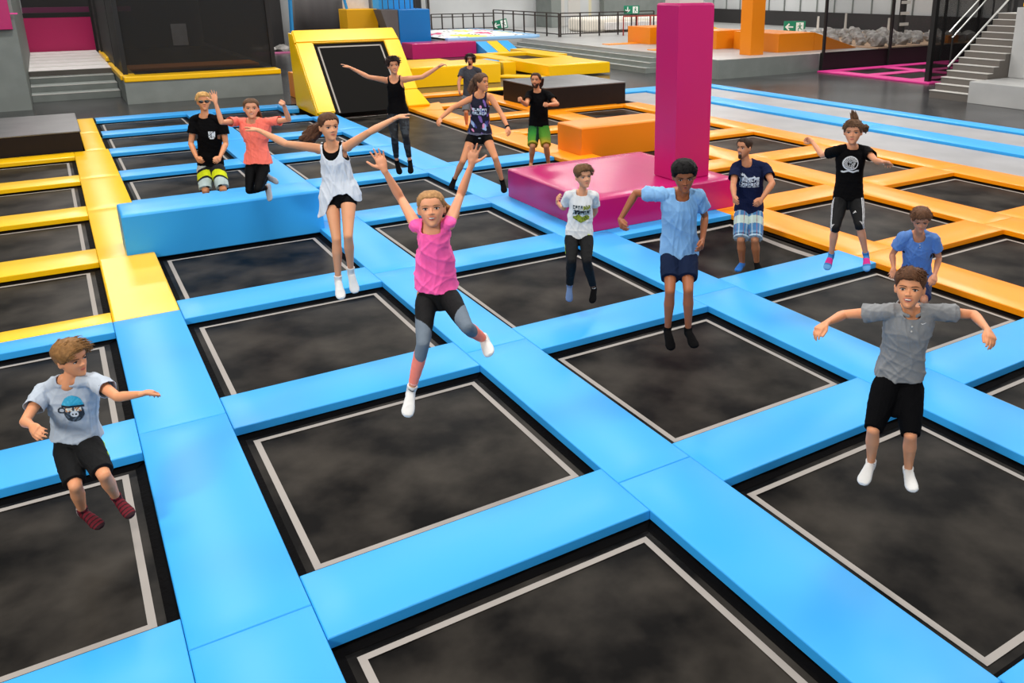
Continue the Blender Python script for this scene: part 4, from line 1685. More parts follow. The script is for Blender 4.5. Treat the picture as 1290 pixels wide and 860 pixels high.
         arma=((1063, 396, 1), (1041, 407, -1), (1019, 423, -1)), armb=((1227, 396, 1), (1244, 415, -1), (1256, 439, -1)), handa='relax', handb='relax', palma=(.3, -1, 0), palmb=(-.4, -1, -.2), thumba=1, thumbb=-1,
         lega=((1100, 541, -1), (1097, 584, 1), (1086, 609, -1)), legb=((1147, 548, -1), (1144, 593, 1), (1150, 618, -1)),
         skin=(222, 160, 124), hair=(82, 54, 36), mouth='grin',
         hairst=dict(top=.085, side=.02, front=.28, low=-.12, temple=.06, n=260, len=.14, mode='quiff', w=.028, quiff=.07),
         wear=[shirt(cloth('mid grey polo cotton', (132, 134, 136)), hem=.06, sleeve=.52, slr=(.064, .074), infl=.020, flare=.02, wr=.008, seed=58, neckr=(.060, .03, 0), collar=True, buttons=2),
               mark('shirt', 1163, 407, .014, WLOGO),
               trousers(cloth('black jersey shorts', (7, 7, 9)), 1.0, loose=(.03, .016), top=.1, name='shorts', hemr=.066, seed=10, wr=.003, drop=.62),
               socks(WSOCK, .04, logo=SWOOSH)]),
]

MN_FOOT, BW_FOOT = (6.2, 4.1), (3.5, 3.6)
for p in PEOPLE:
    root, ctx = make_person(p)
    if p['id'] in ('MN', 'BW'):
        q = (ctx['J']['na'] + ctx['J']['nb']) / 2
        if p['id'] == 'MN':
            MN_FOOT = (float(q[0]), float(q[1]))
        else:
            BW_FOOT = (float(q[0]), float(q[1]))
for l in LOG:
    print(*l)
# ------------------------------------------------------------------ trampoline grid
SE = [(-0.61, 0.0), (2.04, 2.65), (4.63, 5.27), (7.22, 7.88), (9.79, 10.49), (12.36, 13.04)]     # long strips
ROW = {0: (-2.58, -2.0), 1: (0.0, 0.57), 2: (2.54, 3.13), 3: (5.14, 5.74), 4: (7.69, 8.34), 5: (10.25, 10.9),
       6: (12.9, 13.5), 7: (15.44, 16.05), 8: (17.97, 18.6), 9: (20.42, 21.05)}
ZM = -0.09
PT = -0.07
ORD = ['nearest', 'first', 'second', 'third', 'fourth', 'fifth', 'sixth', 'seventh', 'eighth', 'ninth', 'tenth']
COLN = ['left of the first long strip', 'between the first and second long strips', 'between the second and third long strips',
        'between the third and fourth long strips', 'between the fourth and fifth long strips', 'between the fifth and sixth long strips']
STRN = ['leftmost long strip', 'second long strip from left', 'third long strip from left',
        'first orange long strip', 'second orange long strip', 'outermost orange long strip']

WHO = {(1, 1): 'black trampoline bed under the girl in the pink top, marked with a grey border',
       (1, 0): 'nearest black trampoline bed at the bottom of the photo, cut by its edge',
       (2, 0): 'black trampoline bed under the boy in the grey polo shirt and white socks',
       (2, 1): 'black trampoline bed under the boy in the light blue T-shirt',
       (2, 2): 'black trampoline bed under the boy in the white printed T-shirt',
       (0, 1): 'black trampoline bed under the boy in striped red socks at left'}


def bed(ci, x0, x1, y0, y1, label, sag=None, clip=None):
    e = empty('trampoline', ((x0 + x1) / 2, (y0 + y1) / 2, ZM), label, 'trampoline', 'trampoline beds of the grid')
    cx, cy = (x0 + x1) / 2, (y0 + y1) / 2

    def zf(x, y):
        if not sag:
            return 0.0
        r2 = ((x - sag[0]) ** 2 + (y - sag[1]) ** 2)
        ex = min(x - x0, x1 - x, y - y0, y1 - y)
        edge = max(0.0, min(1.0, ex / 0.24))
        edge = edge * edge * (3 - 2 * edge)
        return -sag[2] * (0.4 * math.exp(-r2 / 0.10) + 0.6 * math.exp(-r2 / 1.3)) * edge
    k = 0.065
    n = 40 if sag else 6
    bm = bmesh.new()
    g = [[bm.verts.new((a - cx, b - cy, zf(a, b))) for b in [y0 + k + (y1 - y0 - 2 * k) * j / n for j in range(n + 1)]]
         for a in [x0 + k + (x1 - x0 - 2 * k) * i / n for i in range(n + 1)]]
    for i in range(n):
        for j in range(n):
            bm.faces.new((g[i][j], g[i + 1][j], g[i + 1][j + 1], g[i][j + 1]))
    bmobj('bed', bm, BED, e, True)
    # spring cover: folded dark skirt between bed and pads
    bm = bmesh.new()
    o = 0.05
    outer = [(x0 - o, y0 - o), (x1 + o, y0 - o), (x1 + o, y1 + o), (x0 - o, y1 + o)]
    inner = [(x0 + k, y0 + k), (x1 - k, y0 + k), (x1 - k, y1 - k), (x0 + k, y1 - k)]
    for q in range(4):
        a, b = outer[q], outer[(q + 1) % 4]
        c, d = inner[(q + 1) % 4], inner[q]
        m_ = 12
        prev = None
        for t in range(m_ + 1):
            f = t / m_
            pa = bm.verts.new((a[0] + (b[0] - a[0]) * f - cx, a[1] + (b[1] - a[1]) * f - cy, 0.004))
            pm = bm.verts.new(((a[0] + d[0]) / 2 + ((b[0] + c[0]) - (a[0] + d[0])) / 2 * f - cx, (a[1] + d[1]) / 2 + ((b[1] + c[1]) - (a[1] + d[1])) / 2 * f - cy, 0.010 + 0.006 * math.sin(t * 2.4 + q)))
            pd = bm.verts.new((d[0] + (c[0] - d[0]) * f - cx, d[1] + (c[1] - d[1]) * f - cy, 0.002))
            if prev:
                bm.faces.new((prev[0], pa, pm, prev[1]))
                bm.faces.new((prev[1], pm, pd, prev[2]))
            prev = (pa, pm, pd)
    bmobj('spring_cover', bm, SKIRT, e, True)
    # sewn marking line
    bm = bmesh.new()
    i0, i1 = 0.112, 0.155
    A = [(x0 + i0, y0 + i0), (x1 - i0, y0 + i0), (x1 - i0, y1 - i0), (x0 + i0, y1 - i0)]
    B = [(x0 + i1, y0 + i1), (x1 - i1, y0 + i1), (x1 - i1, y1 - i1), (x0 + i1, y1 - i1)]
    m_ = 40 if sag else 8
    for q in range(4):
        a, b, c, d = A[q], A[(q + 1) % 4], B[(q + 1) % 4], B[q]
        prev = None
        for t in range(m_ + 1):
            f = t / m_
            p = (a[0] + (b[0] - a[0]) * f, a[1] + (b[1] - a[1]) * f)
            r_ = (d[0] + (c[0] - d[0]) * f, d[1] + (c[1] - d[1]) * f)
            v1 = bm.verts.new((p[0] - cx, p[1] - cy, zf(*p) + 0.005))
            v2 = bm.verts.new((r_[0] - cx, r_[1] - cy, zf(*r_) + 0.005))
            if prev:
                bm.faces.new((prev[0], v1, v2, prev[1]))
            prev = (v1, v2)
    bmobj('marking_line', bm, LINE, e)
    return e


SAG = {(3, 2): (MN_FOOT[0], MN_FOOT[1], 0.27), (2, 2): (BW_FOOT[0], BW_FOOT[1], 0.05)}
rows_of = {0: range(0, 7), 1: range(0, 9), 2: range(0, 9), 3: (0, 1, 2, 3, 4), 4: range(0, 9), 5: range(0, 7)}
for ci in range(6):
    x0 = SE[ci - 1][1] if ci else -3.25
    x1 = SE[ci][0]
    for r in rows_of[ci]:
        if ci >= 4 and r == 0:
            continue
        if ci == 3 and r == 3:
            y1 = ROW[4][0]
        y0, y1 = ROW[r][1], ROW[r + 1][0]
        if ci == 0 and r == 6:
            pass
        lab = WHO.get((ci, r)) or 'black trampoline bed %s, %s row from the front' % (COLN[ci], ORD[r + 1])
        if (ci, r) == (3, 2):
            lab = 'sagging black trampoline bed under the man in the navy T-shirt'
        bed(ci, x0, x1, y0, y1, lab, SAG.get((ci, r)))
# long runway bed between third and fourth strips, up to the tilted trampoline
bed(3, SE[2][1], SE[3][0], ROW[5][1], 18.12, 'long dark runway bed in front of the tilted yellow-framed trampoline')

# cross pads
for ci in range(6):
    x0 = SE[ci - 1][1] if ci else -3.25
    x1 = SE[ci][0]
    rr = {0: range(0, 8), 1: range(0, 10), 2: range(0, 10), 3: (0, 1, 2, 3, 5), 4: range(1, 10), 5: range(1, 8)}[ci]
    for r in rr:
        y0, y1 = ROW[r]
        g = 0.003
        pos = '%s, %s row from the front' % (COLN[ci], ORD[r + 1])
        if ci == 4 and r == 5 or (ci == 1 and r == 4):
            continue                       # tall blocks stand there
        if ci == 0 and r >= 3:
            if r == 3:
                ym = 5.445
                vinyl('floor_pad', (x0, y0, PT), (x1 - g, ym - g, 0), BLUE, 'blue front half of the blue and yellow pad %s' % COLN[0], 'pad', 'blue cross pads')
                vinyl('floor_pad', (x0, ym, PT), (x1 - g, y1, 0), YEL, 'yellow back half of the blue and yellow pad %s' % COLN[0], 'pad', 'yellow cross pads')
            else:
                vinyl('floor_pad', (x0, y0, PT), (x1 - g, y1, 0), YEL, 'yellow cross pad %s' % pos, 'pad', 'yellow cross pads')
            continue
        m, cn = (ORA, 'orange') if ci >= 4 else (BLUE, 'light blue')
        xe = x1
        if ci == 3 and r == 5:
            xe = x1 - 0.02
        vinyl('floor_pad', (x0 + g, y0, PT), (xe - g, y1, 0), m, '%s cross pad %s' % (cn, pos), 'pad', '%s cross pads' % cn)

# long strips cut into pieces at every row
for k, (a, b) in enumerate(SE):
    ys = [-3.2 if k < 3 else -2.3]
    mids = {r: (ROW[r][0] + ROW[r][1]) / 2 for r in ROW}
    cuts = [mids[0], 0.36, mids[2], 5.445, mids[4], mids[5], mids[6], mids[7], mids[8], 21.05]
    if k == 1:
        cuts = [mids[0], 0.36, mids[2], mids[3], mids[4], mids[5], mids[6], mids[7], mids[8], 21.05]
    if k == 0:
        cuts = [mids[0], 0.30, mids[2], 5.44, 7.70, mids[5], 13.1, 16.05, 18.5, 21.05]
    if k == 2:
        cuts = cuts[:8] + [18.15]
    if k == 3:
        cuts = cuts[:7] + [mids[7], 18.15]
    if k >= 4:
        cuts = cuts[:8]
        cuts = cuts[1:] if k >= 4 else cuts
        ys = [-1.5]
        if k == 4:
            cuts = cuts + [18.3, 21.05]
    if k == 1:
        ys = [-2.03]
        cuts = cuts[1:]
    prev = ys[0]
    for q, y in enumerate(cuts):
        m, cn = (BLUE, 'light blue') if k < 3 else (ORA, 'orange')
        z1 = 0.0
        xa, xb = a, b
        if k == 0 and prev >= 5.4:
            m, cn = YEL, 'yellow'
        if k == 0 and prev >= 16:
            xa, xb = a + 0.2, b - 0.04
        if k == 0 and 7.6 < prev < 10:
            xb = -0.30 if y < 8.6 else b
        if k == 0 and q == 4:
            # ramped yellow piece rising to the foot of the blue wall block
            bm = hex_bm([(xa, prev, PT), (xb, prev, PT), (xb, y - .01, PT), (xa, y - .01, PT), (xa, prev, 0.005), (xb, prev, 0.005), (xb, y - .01, 0.03), (xa, y - .01, 0.03)], 0.02)
            o = bmobj('floor_pad', bm, YEL, None, False, shift=(xa, prev, PT))
            o.location = (xa, prev, PT)
            tag(o, 'yellow pad with a raised back edge at the foot of the long blue block', 'pad', 'yellow long pads')
            prev = y
            continue
        if y - prev < 0.1:
            continue
        vinyl('floor_pad', (xa, prev + 0.003, PT), (xb, y - 0.003, z1), m,
              '%s walkway pad, %s from the front on the %s' % (cn, ORD[q + 1], STRN[k]), 'pad', '%s long pads' % cn)
        prev = y

# steel frame that carries the pads (dark, below them) and the pit floor
bm = bmesh.new()
for k, (a, b) in enumerate(SE):
    add_box(bm, ((a + b) / 2 - .09, -3.2, -1.1), ((a + b) / 2 + .09, 21.0 if k in (0, 1, 4) else 18.1 if k in (2, 3) else 16.0, PT - 0.035))
for r in ROW:
    y0, y1 = ROW[r]
    add_box(bm, (-3.25, (y0 + y1) / 2 - .09, -1.1), (13.0 if 0 < r < 8 else 9.9, (y0 + y1) / 2 + .09, PT - 0.04))
o = bmobj('trim_1', bm, BLACK)
tag(o, 'black support frame under the pads', None, kind='structure')

PIT = (-3.25, -3.2, 13.02, 21.05)
bm = bmesh.new()


def quad(bm, x0, y0, x1, y1, z):
    vs = [bm.verts.new(p) for p in ((x0, y0, z), (x1, y0, z), (x1, y1, z), (x0, y1, z))]
    return bm.faces.new(vs)


quad(bm, PIT[0], PIT[1], PIT[2], PIT[3], -1.1)
quad(bm, -9, 21.05, 60, 70, -0.03)
quad(bm, 13.02, -6, 60, 21.05, -0.03)
quad(bm, -9, -6, -3.25, 21.05, -0.03)
quad(bm, -3.25, -6, 13.02, -3.2, -0.03)
for (xa, ya, xb, yb) in ((PIT[0], PIT[3], PIT[2], PIT[3]), (PIT[2], PIT[1], PIT[2], PIT[3]), (PIT[0], PIT[1], PIT[2], PIT[1]), (PIT[0], PIT[1], PIT[0], PIT[3])):
    vs = [bm.verts.new(p) for p in ((xa, ya, -1.1), (xb, yb, -1.1), (xb, yb, -0.03), (xa, ya, -0.03))]
    bm.faces.new(vs)
tag(bmobj('floor', bm, FLOOR), 'dark rubber floor of the hall', None, kind='structure')

# grey air tracks and blue borders on the right
solid('air_track', (13.06, -6, -0.06), (14.58, 17.5, -0.035 + 0.02), TRACK, 'long light grey tumbling track beside the orange grid', 'air track', r=0.02)
solid('air_track', (15.42, -6, -0.06), (16.92, 17.5, -0.035 + 0.02), TRACK, 'long light grey tumbling track between the two long blue borders', 'air track', r=0.02)
for (a, b, z, cuts, nm) in ((14.60, 15.40, 0.04, (-6, 3.4, 9.1, 15.0, 17.5), 'inner'), (16.94, 17.44, 0.03, (-6, 4.0, 11.2, 17.5), 'outer')):
    for q in range(len(cuts) - 1):
        vinyl('border_pad', (a, cuts[q], -0.03), (b, cuts[q + 1] - 0.01, z), BLUE,
              'blue border pad, %s from the right in the %s line beside the grey tracks' % (ORD[q + 1], nm), 'pad', 'blue border pads by the grey tracks')
vinyl('border_pad', (13.1, 17.52, -0.03), (17.44, 18.3, 0.03), BLUE, 'short blue pad closing the far end of the grey tracks, left of the pillar', 'pad')

# ------------------------------------------------------------------ blocks on the grid
vinyl('padded_block', (-0.30, 7.70, -0.06), (2.10, 8.40, 0.53), BLUE, 'long tall blue padded block in front of the man in sunglasses', 'padded block', r=0.03)
vinyl('padded_block', (5.02, 5.47, 0.0), (7.55, 7.88, 0.45), PINK, 'big magenta padded platform around the foot of the pillar', 'padded block', r=0.03)
o = vinyl('padded_pillar', (6.64, 5.74, 0.455), (7.27, 6.24, 2.93), PINK, 'square magenta padded pillar rising from the magenta platform', 'pillar', r=0.03)
solid('steel_column', (6.72, 5.82, 2.90), (7.14, 6.16, 7.5), NOSE, 'pale steel column coming out of the magenta pillar padding', 'column', r=0.01)
vinyl('padded_block', (7.66, 9.98, -0.08), (9.9, 10.9, 0.55), DORA, 'long orange padded block left of the magenta pillar', 'padded block', r=0.03)
vinyl('floor_pad', (7.2, 9.62, PT), (7.9, 9.97, 0.03), ORA, 'small orange pad lying at the foot of the long orange block', 'pad', r=0.02)


def blackbox(x0, y0, x1, y1, h, label):
    e = empty('jump_box', ((x0 + x1) / 2, (y0 + y1) / 2, -0.05), label, 'jump box')
    b = box_bm((x0, y0, -0.05), (x1, y1, h - 0.03), 0.008)
    bmobj('box_side', b, BOXSIDE, e, False, shift=e.location)
    b = box_bm((x0 - 0.015, y0 - 0.015, h - 0.03), (x1 + 0.015, y1 + 0.015, h), 0.012)
    bmobj('box_top', b, BOXTOP, e, False, shift=e.location)
    return e


blackbox(10.12, 15.8, 12.66, 18.3, 0.58, 'dark brown box with a grey-black top behind the man in green shorts')
blackbox(-3.25, 16.1, -0.44, 19.0, 0.41, 'low dark box with a glossy black top at the left beside the yellow strip')

# ------------------------------------------------------------------ tilted trampoline with yellow frame
A0 = Vector((4.82, 18.2, -0.02))
e = empty('tilted_trampoline', (6.2, 18.2, 0), 'tilted trampoline in a thick yellow padded frame behind the woman in black', 'trampoline')
dirV = Vector((0, 20.08 - 18.2, 1.98)).normalized()
LT = math.hypot(20.08 - 18.2, 1.98)
nrm = Vector((0, -dirV.z, dirV.y))


def TP(x, t, n=0.0):
    p = Vector((x, 18.2, 0)) + dirV * t + nrm * n
    return p - e.location


x0, x1, w = 4.80, 7.64, 0.48
bm = bmesh.new()


def slab(bm, xa, xb, ta, tb, n0, n1, xa2=None, xb2=None):
    xa2 = xa if xa2 is None else xa2
    xb2 = xb if xb2 is None else xb2
    return add_hex(bm, [TP(xa, ta, n0), TP(xb, ta, n0), TP(xb2, tb, n0), TP(xa2, tb, n0), TP(xa, ta, n1), TP(xb, ta, n1), TP(xb2, tb, n1), TP(xa2, tb, n1)])


slab(bm, x0, x0 + 0.46, 0.0, LT - 0.44, -0.02, 0.10)
bmesh.ops.bevel(bm, geom=list(bm.edges), offset=0.03, segments=2, affect='EDGES')
bmobj('frame_pad', bm, YEL, e)
bm = bmesh.new()
slab(bm, x1 - 0.44, x1, 0.55, LT - 0.44, -0.02, 0.10)
slab(bm, x1 - 0.44, x1 + 0.2, 0.0, 0.55, -0.02, 0.10, x1 - 0.44, x1)
bmesh.ops.bevel(bm, geom=list(bm.edges), offset=0.02, segments=2, affect='EDGES')
bmobj('frame_pad', bm, YEL, e)
bm = bmesh.new()
slab(bm, x0, x1, LT - 0.44, LT, -0.02, 0.10, x0, x1 - 0.06)
bmesh.ops.bevel(bm, geom=list(bm.edges), offset=0.03, segments=2, affect='EDGES')
bmobj('frame_pad', bm, YEL, e)
bm = bmesh.new()
slab(bm, x0 + 0.44, x1 - 0.42, 0.0, LT - 0.42, 0.0, 0.02)
bmobj('bed', bm, BEDK, e)
bm = bmesh.new()
for (xa, xb, ta, tb) in ((x0 + 0.56, x0 + 0.60, 0.02, LT - 0.54), (x1 - 0.58, x1 - 0.54, 0.02, LT - 0.54), (x0 + 0.56, x1 - 0.54, LT - 0.58, LT - 0.54)):
    slab(bm, xa, xb, ta, tb, 0.021, 0.026)
bmobj('marking_line', bm, LINE, e)
# side cheeks and back
for xs in ((x0, x0 + 0.06), (x1 - 0.12, x1 - 0.06)):
    bm = bmesh.new()
    P = [Vector((xs[0], 18.25, -0.02)), Vector((xs[0], 20.3, -0.02)), Vector((xs[0], 20.4, 1.95)), Vector((xs[0], 20.06, 1.93))]
    va = [bm.verts.new(p - e.location) for p in P]
    vb = [bm.verts.new(p + Vector((xs[1] - xs[0], 0, 0)) - e.location) for p in P]
    bm.faces.new(va)
    bm.faces.new(vb[::-1])
    for i in range(4):
        j = (i + 1) % 4
        bm.faces.new((va[i], vb[i], vb[j], va[j]))
    bmesh.ops.recalc_face_normals(bm, faces=bm.faces)
    bmobj('side_panel', bm, YEL, e)
bm = bmesh.new()
add_hex(bm, [Vector(p) - e.location for p in ((x0 + .06, 20.3, 0), (x1 - .12, 20.3, 0), (x1 - .12, 20.34, 0), (x0 + .06, 20.34, 0), (x0 + .06, 20.38, 1.9), (x1 - .12, 20.38, 1.9), (x1 - .12, 20.42, 1.9), (x0 + .06, 20.42, 1.9))])
bmobj('back_panel', bm, DORA, e)
# yellow-orange apron rolling down from the frame to the orange strip
bm = hex_bm([(7.22, 17.6, PT), (7.9, 17.4, PT), (8.4, 18.6, PT), (7.2, 18.15, PT), (7.22, 17.6, 0.01), (7.9, 17.4, 0.01), (8.3, 18.7, 0.03), (7.2, 18.15, 0.03)], 0.01)
o = bmobj('corner_pad', bm, ORA, None, False, shift=(7.6, 18.2, PT))
o.location = (7.6, 18.2, PT + 0.004)
tag(o, 'orange corner pad where the yellow frame meets the orange strip', 'pad')
# hexagonal blue end pad left of the frame
bm = hex_bm([(4.3, 19.5, PT), (4.66, 19.45, PT), (4.78, 20.1, PT), (4.3, 20.38, PT), (4.3, 19.5, 0.05), (4.66, 19.45, 0.05), (4.78, 20.1, 0.05), (4.3, 20.38, 0.05)], 0.02)
o = bmobj('corner_pad', bm, BLUE, None, False, shift=(4.5, 19.9, PT))
o.location = (4.5, 19.9, PT)
tag(o, 'small angled blue corner pad at the left foot of the yellow frame', 'pad')

# ------------------------------------------------------------------ parkour area behind the grid
vinyl('padded_beam', (9.0, 22.6, -0.02), (12.15, 24.6, 0.62), YEL, 'large yellow padded beam behind the woman with outstretched arms', 'padded block', r=0.03)
vinyl('padded_block', (12.3, 24.3, -0.02), (13.0, 25.7, 0.50), YEL, 'yellow block with a blue end right of the long-haired man', 'padded block')
vinyl('padded_block', (13.01, 24.9, -0.02), (13.25, 25.9, 0.49), BLUE, 'narrow blue slab beside the yellow block behind the women', 'padded block')
vinyl('floor_pad', (9.0, 26.0, -0.02), (13.4, 31.0, 0.14), YEL, 'wide low yellow pad in front of the magenta beam', 'pad')
vinyl('padded_beam', (12.95, 33.0, -0.02), (16.05, 34.3, 0.65), PINK, 'long magenta padded beam in front of the blue tower', 'padded block', r=0.03)
vinyl('padded_block', (14.15, 22.75, 0.03), (16.72, 25.7, 0.42), YEL, 'broad yellow padded platform in front of the grey steps', 'padded block', r=0.03)
e = empty('sunken_trampoline', (15.4, 27.3, 0.0), 'yellow padded frame around a small dark trampoline behind the yellow platform', 'trampoline')
for a, b in (((13.9, 25.72, 0), (14.7, 29.1, .42)), ((16.3, 25.72, 0), (16.9, 29.1, .42)), ((14.7, 28.5, 0), (16.3, 29.1, .44))):
    bmobj('frame_pad', box_bm(a, b, 0.03), YEL, e, False, shift=e.location)
bmobj('bed', box_bm((14.68, 25.74, .26), (16.32, 28.52, .3), 0.0), BED, e, False, shift=e.location)
bm = hex_bm([(12.5, 23.9, -.02), (14.1, 22.6, -.02), (14.1, 23.2, -.02), (13.2, 24.3, -.02), (12.5, 23.9, .05), (14.1, 22.6, .05), (14.1, 23.2, .05), (13.2, 24.3, .05)], 0.015)
tag(bmobj('floor_pad', bm, YEL), 'low yellow pad at the left foot of the yellow platform', 'pad')
vinyl('padded_block', (13.35, 24.75, -.02), (13.85, 25.5, .42), YEL, 'small yellow cube left of the yellow platform', 'padded block')
for q, (xa, m, lb) in enumerate(((16.14, BLUE, 'left blue slanted balance wedge behind the yellow platform'), (16.71, YEL, 'yellow slanted balance wedge between the two blue wedges'), (17.28, BLUE, 'right blue slanted balance wedge behind the yellow platform'))):
    bm = hex_bm([(xa, 31.7, -.02), (xa + .5, 31.65, -.02), (xa + .52, 33.2, -.02), (xa + .02, 33.3, -.02), (xa, 31.7, .12), (xa + .5, 31.65, .12), (xa + .52, 33.2, .62), (xa + .02, 33.3, .62)], .02)
    o = bmobj('balance_wedge', bm, m, None, False, shift=(xa, 31.7, -.02))
    o.location = (xa, 31.7, -.02)
    tag(o, lb, 'wedge')
vinyl('padded_block', (17.05, 27.6, -.02), (17.75, 31.5, .36), YEL, 'yellow padded beam lying along the grey steps', 'padded block')
solid('floor_pad', (12.5, 20.2, -.02), (14.4, 20.9, .03), NOSE, 'pale mat lying behind the brown box', 'mat')
for q, (xa, xb, ya, yb, m, lb) in enumerate(((10.5, 12.3, 18.5, 19.1, ORA, 'orange pad at the back of the brown box'), (10.5, 12.6, 20.42, 21.0, YEL, 'pale yellow pad in the last row behind the brown box'))):
    vinyl('floor_pad', (xa, ya, PT + .06), (xb, yb, .02), m, lb, 'pad')

# blue tower, steps, yellow cube, banner on the far side
vinyl('padded_tower', (13.47, 35.9, -.02), (15.02, 38.2, 2.05), DBLUE, 'tall blue padded tower behind the magenta beam', 'padded block', r=.04)
vinyl('padded_block', (12.9, 36.9, 2.055), (14.6, 37.8, 2.8), BLUE, 'blue block on top of the blue tower behind a railing', 'padded block')
bm = bmesh.new()
for q in range(9):
    add_bar(bm, (12.8 + q * .27, 36.1, 2.07), (12.8 + q * .27, 36.1, 3.1), .03)
add_bar(bm, (12.7, 36.1, 3.1), (15.0, 36.1, 3.1), .05)
tag(bmobj('railing', bm, RAIL), 'black railing on top of the blue tower', 'railing')
bm = hex_bm([(13.25, 35.9, -.02), (13.44, 35.9, -.02), (13.44, 36.95, -.02), (13.25, 36.95, -.02), (12.62, 35.9, 2.05), (13.44, 35.9, 2.04), (13.44, 36.95, 2.04), (12.62, 36.95, 2.05)], 0)
tag(bmobj('stair_side', bm, BANNER), 'grey slanted side panel left of the blue tower', 'panel')
e = empty('staircase', (13.3, 39, 0), 'dark open staircase between the yellow cube and the blue tower', 'stairs')
bm = bmesh.new()
for q in range(15):
    z = .2 + q * .2
    add_box(bm, (13.95 - q * .085 - .75, 38.7 + q * .1, z), (13.95 - q * .085, 39.0 + q * .1, z + .06))
bmobj('treads', bm, BLACK, e, False, shift=e.location)
bm = bmesh.new()
for s in (0, -.8):
    add_bar(bm, (14.0 + s, 38.8, .08), (12.7 + s, 40.2, 3.2), .05, .2)
bmobj('stringer', bm, RAIL, e, False, shift=e.location)
vinyl('padded_block', (11.36, 37.0, 0.95), (12.82, 38.3, 2.07), DORA, 'dark yellow cube standing above the tilted trampoline', 'padded block', r=.03).data.materials[0] = mat('ochre vinyl', rgb(240, 176, 8), **PV)
solid('plinth', (11.36, 37.0, -.02), (12.82, 38.3, .94), CONC, 'grey plinth carrying the dark yellow cube', 'plinth')
e = empty('notice_board', (12.1, 38.0, 2.08), 'pale board with a red dot above the dark yellow cube', 'board')
bmobj('board', box_bm((11.5, 37.95, 2.08), (12.75, 38.05, 3.3), .01), STEPT, e, False, shift=e.location)
bm = bmesh.new()
bmesh.ops.create_uvsphere(bm, u_segments=16, v_segments=8, radius=.09)
for v in bm.verts:
    v.co.y *= .3
o = bmobj('red_knob', bm, mat('red', rgb(190, 30, 30)), e, True)
o.location = Vector((11.66, 37.93, 2.62)) - e.location
bm = bmesh.new()
add_bar(bm, (11.47, 37.3, 2.08), (11.2, 37.3, 3.5), .12, .1)
tag(bmobj('blue_post', bm, BLUE), 'short light blue post left of the pale board', 'post')
bm = bmesh.new()
add_bar(bm, (8.97, 38.0, -.02), (9.13, 38.0, 3.6), .34, .1)
o = bmobj('blue_post', bm, BLUE)
tag(o, 'leaning blue post behind the left corner of the yellow frame', 'post')
# curved grey banner wall
bm = bmesh.new()
n = 24
prev = None
for i in range(n + 1):
    f = i / n
    x = 9.9 + 4.1 * f
    y = 41.2 + .5 * math.sin(f * 9)
    a = bm.verts.new((x, y, 0))
    b = bm.verts.new((x, y, 4.2))
    if prev:
        bm.faces.new((prev[0], a, b, prev[1]))
    prev = (a, b)
o = bmobj('banner', bm, BANNER, None, True)
sm = o.modifiers.new('s', 'SOLIDIFY')
sm.thickness = .05
tag(o, 'tall wavy grey banner behind the tilted trampoline', 'banner')

# ------------------------------------------------------------------ grey steps and raised deck
HP = 0.62
bm = bmesh.new()
add_box(bm, (19.0, 19.15, -.03), (38, 44, HP))
add_box(bm, (15.1, 34.0, -.03), (19.0, 44, HP - .0))
tag(bmobj('raised_deck', bm, CONCL), 'light grey raised deck behind the grey steps', 'deck', kind='structure').name = 'trim_2'
e = empty('grey_steps', (18.5, 28, 0), 'long run of grey steps leading up to the raised deck', 'steps')
for i in range(3):
    x0_, x1_ = 17.95 + i * .35, 17.95 + (i + 1) * .35 + (0.0)
    bmobj('step', box_bm((x0_, 22.2 + i * .25, -.03), (19.0 - 0.002, 33.9, .155 * (i + 1)), 0), CONC, e, False, shift=e.location)
    bmobj('nosing', box_bm((x0_ - .012, 22.2 + i * .25 - .012, .155 * (i + 1) - .001), (x0_ + .06, 33.9, .155 * (i + 1) + .006), 0), NOSE, e, False, shift=e.location)
bmobj('nosing', box_bm((18.97, 19.3, HP), (19.03, 33.9, HP + .006), 0), NOSE, e, False, shift=e.location)
bm = bmesh.new()
add_box(bm, (18.82, 19.1, -.03), (23.75, 19.18, HP + .003))
add_box(bm, (18.82, 19.19, -.03), (18.99, 22.15, HP + .003))
tag(bmobj('trim_3', bm, CONC), 'grey front face of the raised deck', None, kind='structure')

# colourful foam airbag
bm = bmesh.new()
nx, ny = 44, 44
g = []
cols = []
pal = [rgb(238, 240, 236), rgb(245, 240, 70), rgb(226, 66, 120), rgb(236, 240, 238), rgb(90, 84, 86), rgb(240, 244, 242), rgb(150, 190, 235)]
for i in range(nx + 1):
    row = []
    for j in range(ny + 1):
        f, h = i / nx, j / ny
        z = .1 + .14 * math.sin(f * math.pi) ** .5 * math.sin(h * math.pi) ** .5 + .02 * math.sin(f * 60) * math.sin(h * 51)
        row.append(bm.verts.new((15.2 + 4.65 * f, 34.4 + 7.0 * h, HP + z)))
    g.append(row)
for i in range(nx):
    for j in range(ny):
        bm.faces.new((g[i][j], g[i + 1][j], g[i + 1][j + 1], g[i][j + 1]))
me = bpy.data.meshes.new('airbag')
bm.to_mesh(me)
bm.free()
ca = me.color_attributes.new('Col', 'FLOAT_COLOR', 'CORNER')
cc = []
for p in me.polygons:
    cx_, cy_ = p.center.x, p.center.y
    s = math.sin(cx_ * 2.3 + 1.5 * math.sin(cy_ * 1.1)) + math.sin(cy_ * 1.9 + cx_)
    k_ = 0
    if s > 1.2:
        k_ = 1
    elif s < -1.45:
        k_ = 2
    elif abs(s - .3) < .06:
        k_ = 4
    cc += list(pal[k_]) * p.loop_total
ca.data.foreach_set('color', cc)
AIRM = mat('printed airbag', rgb(240, 240, 236), rough=.5, vc=True)
e = empty('airbag', (17.3, 37.9, HP), 'white airbag with yellow and pink splashes at the top of the steps', 'airbag')
o = link('airbag_top', me, AIRM, e, True)
o.location = -e.location
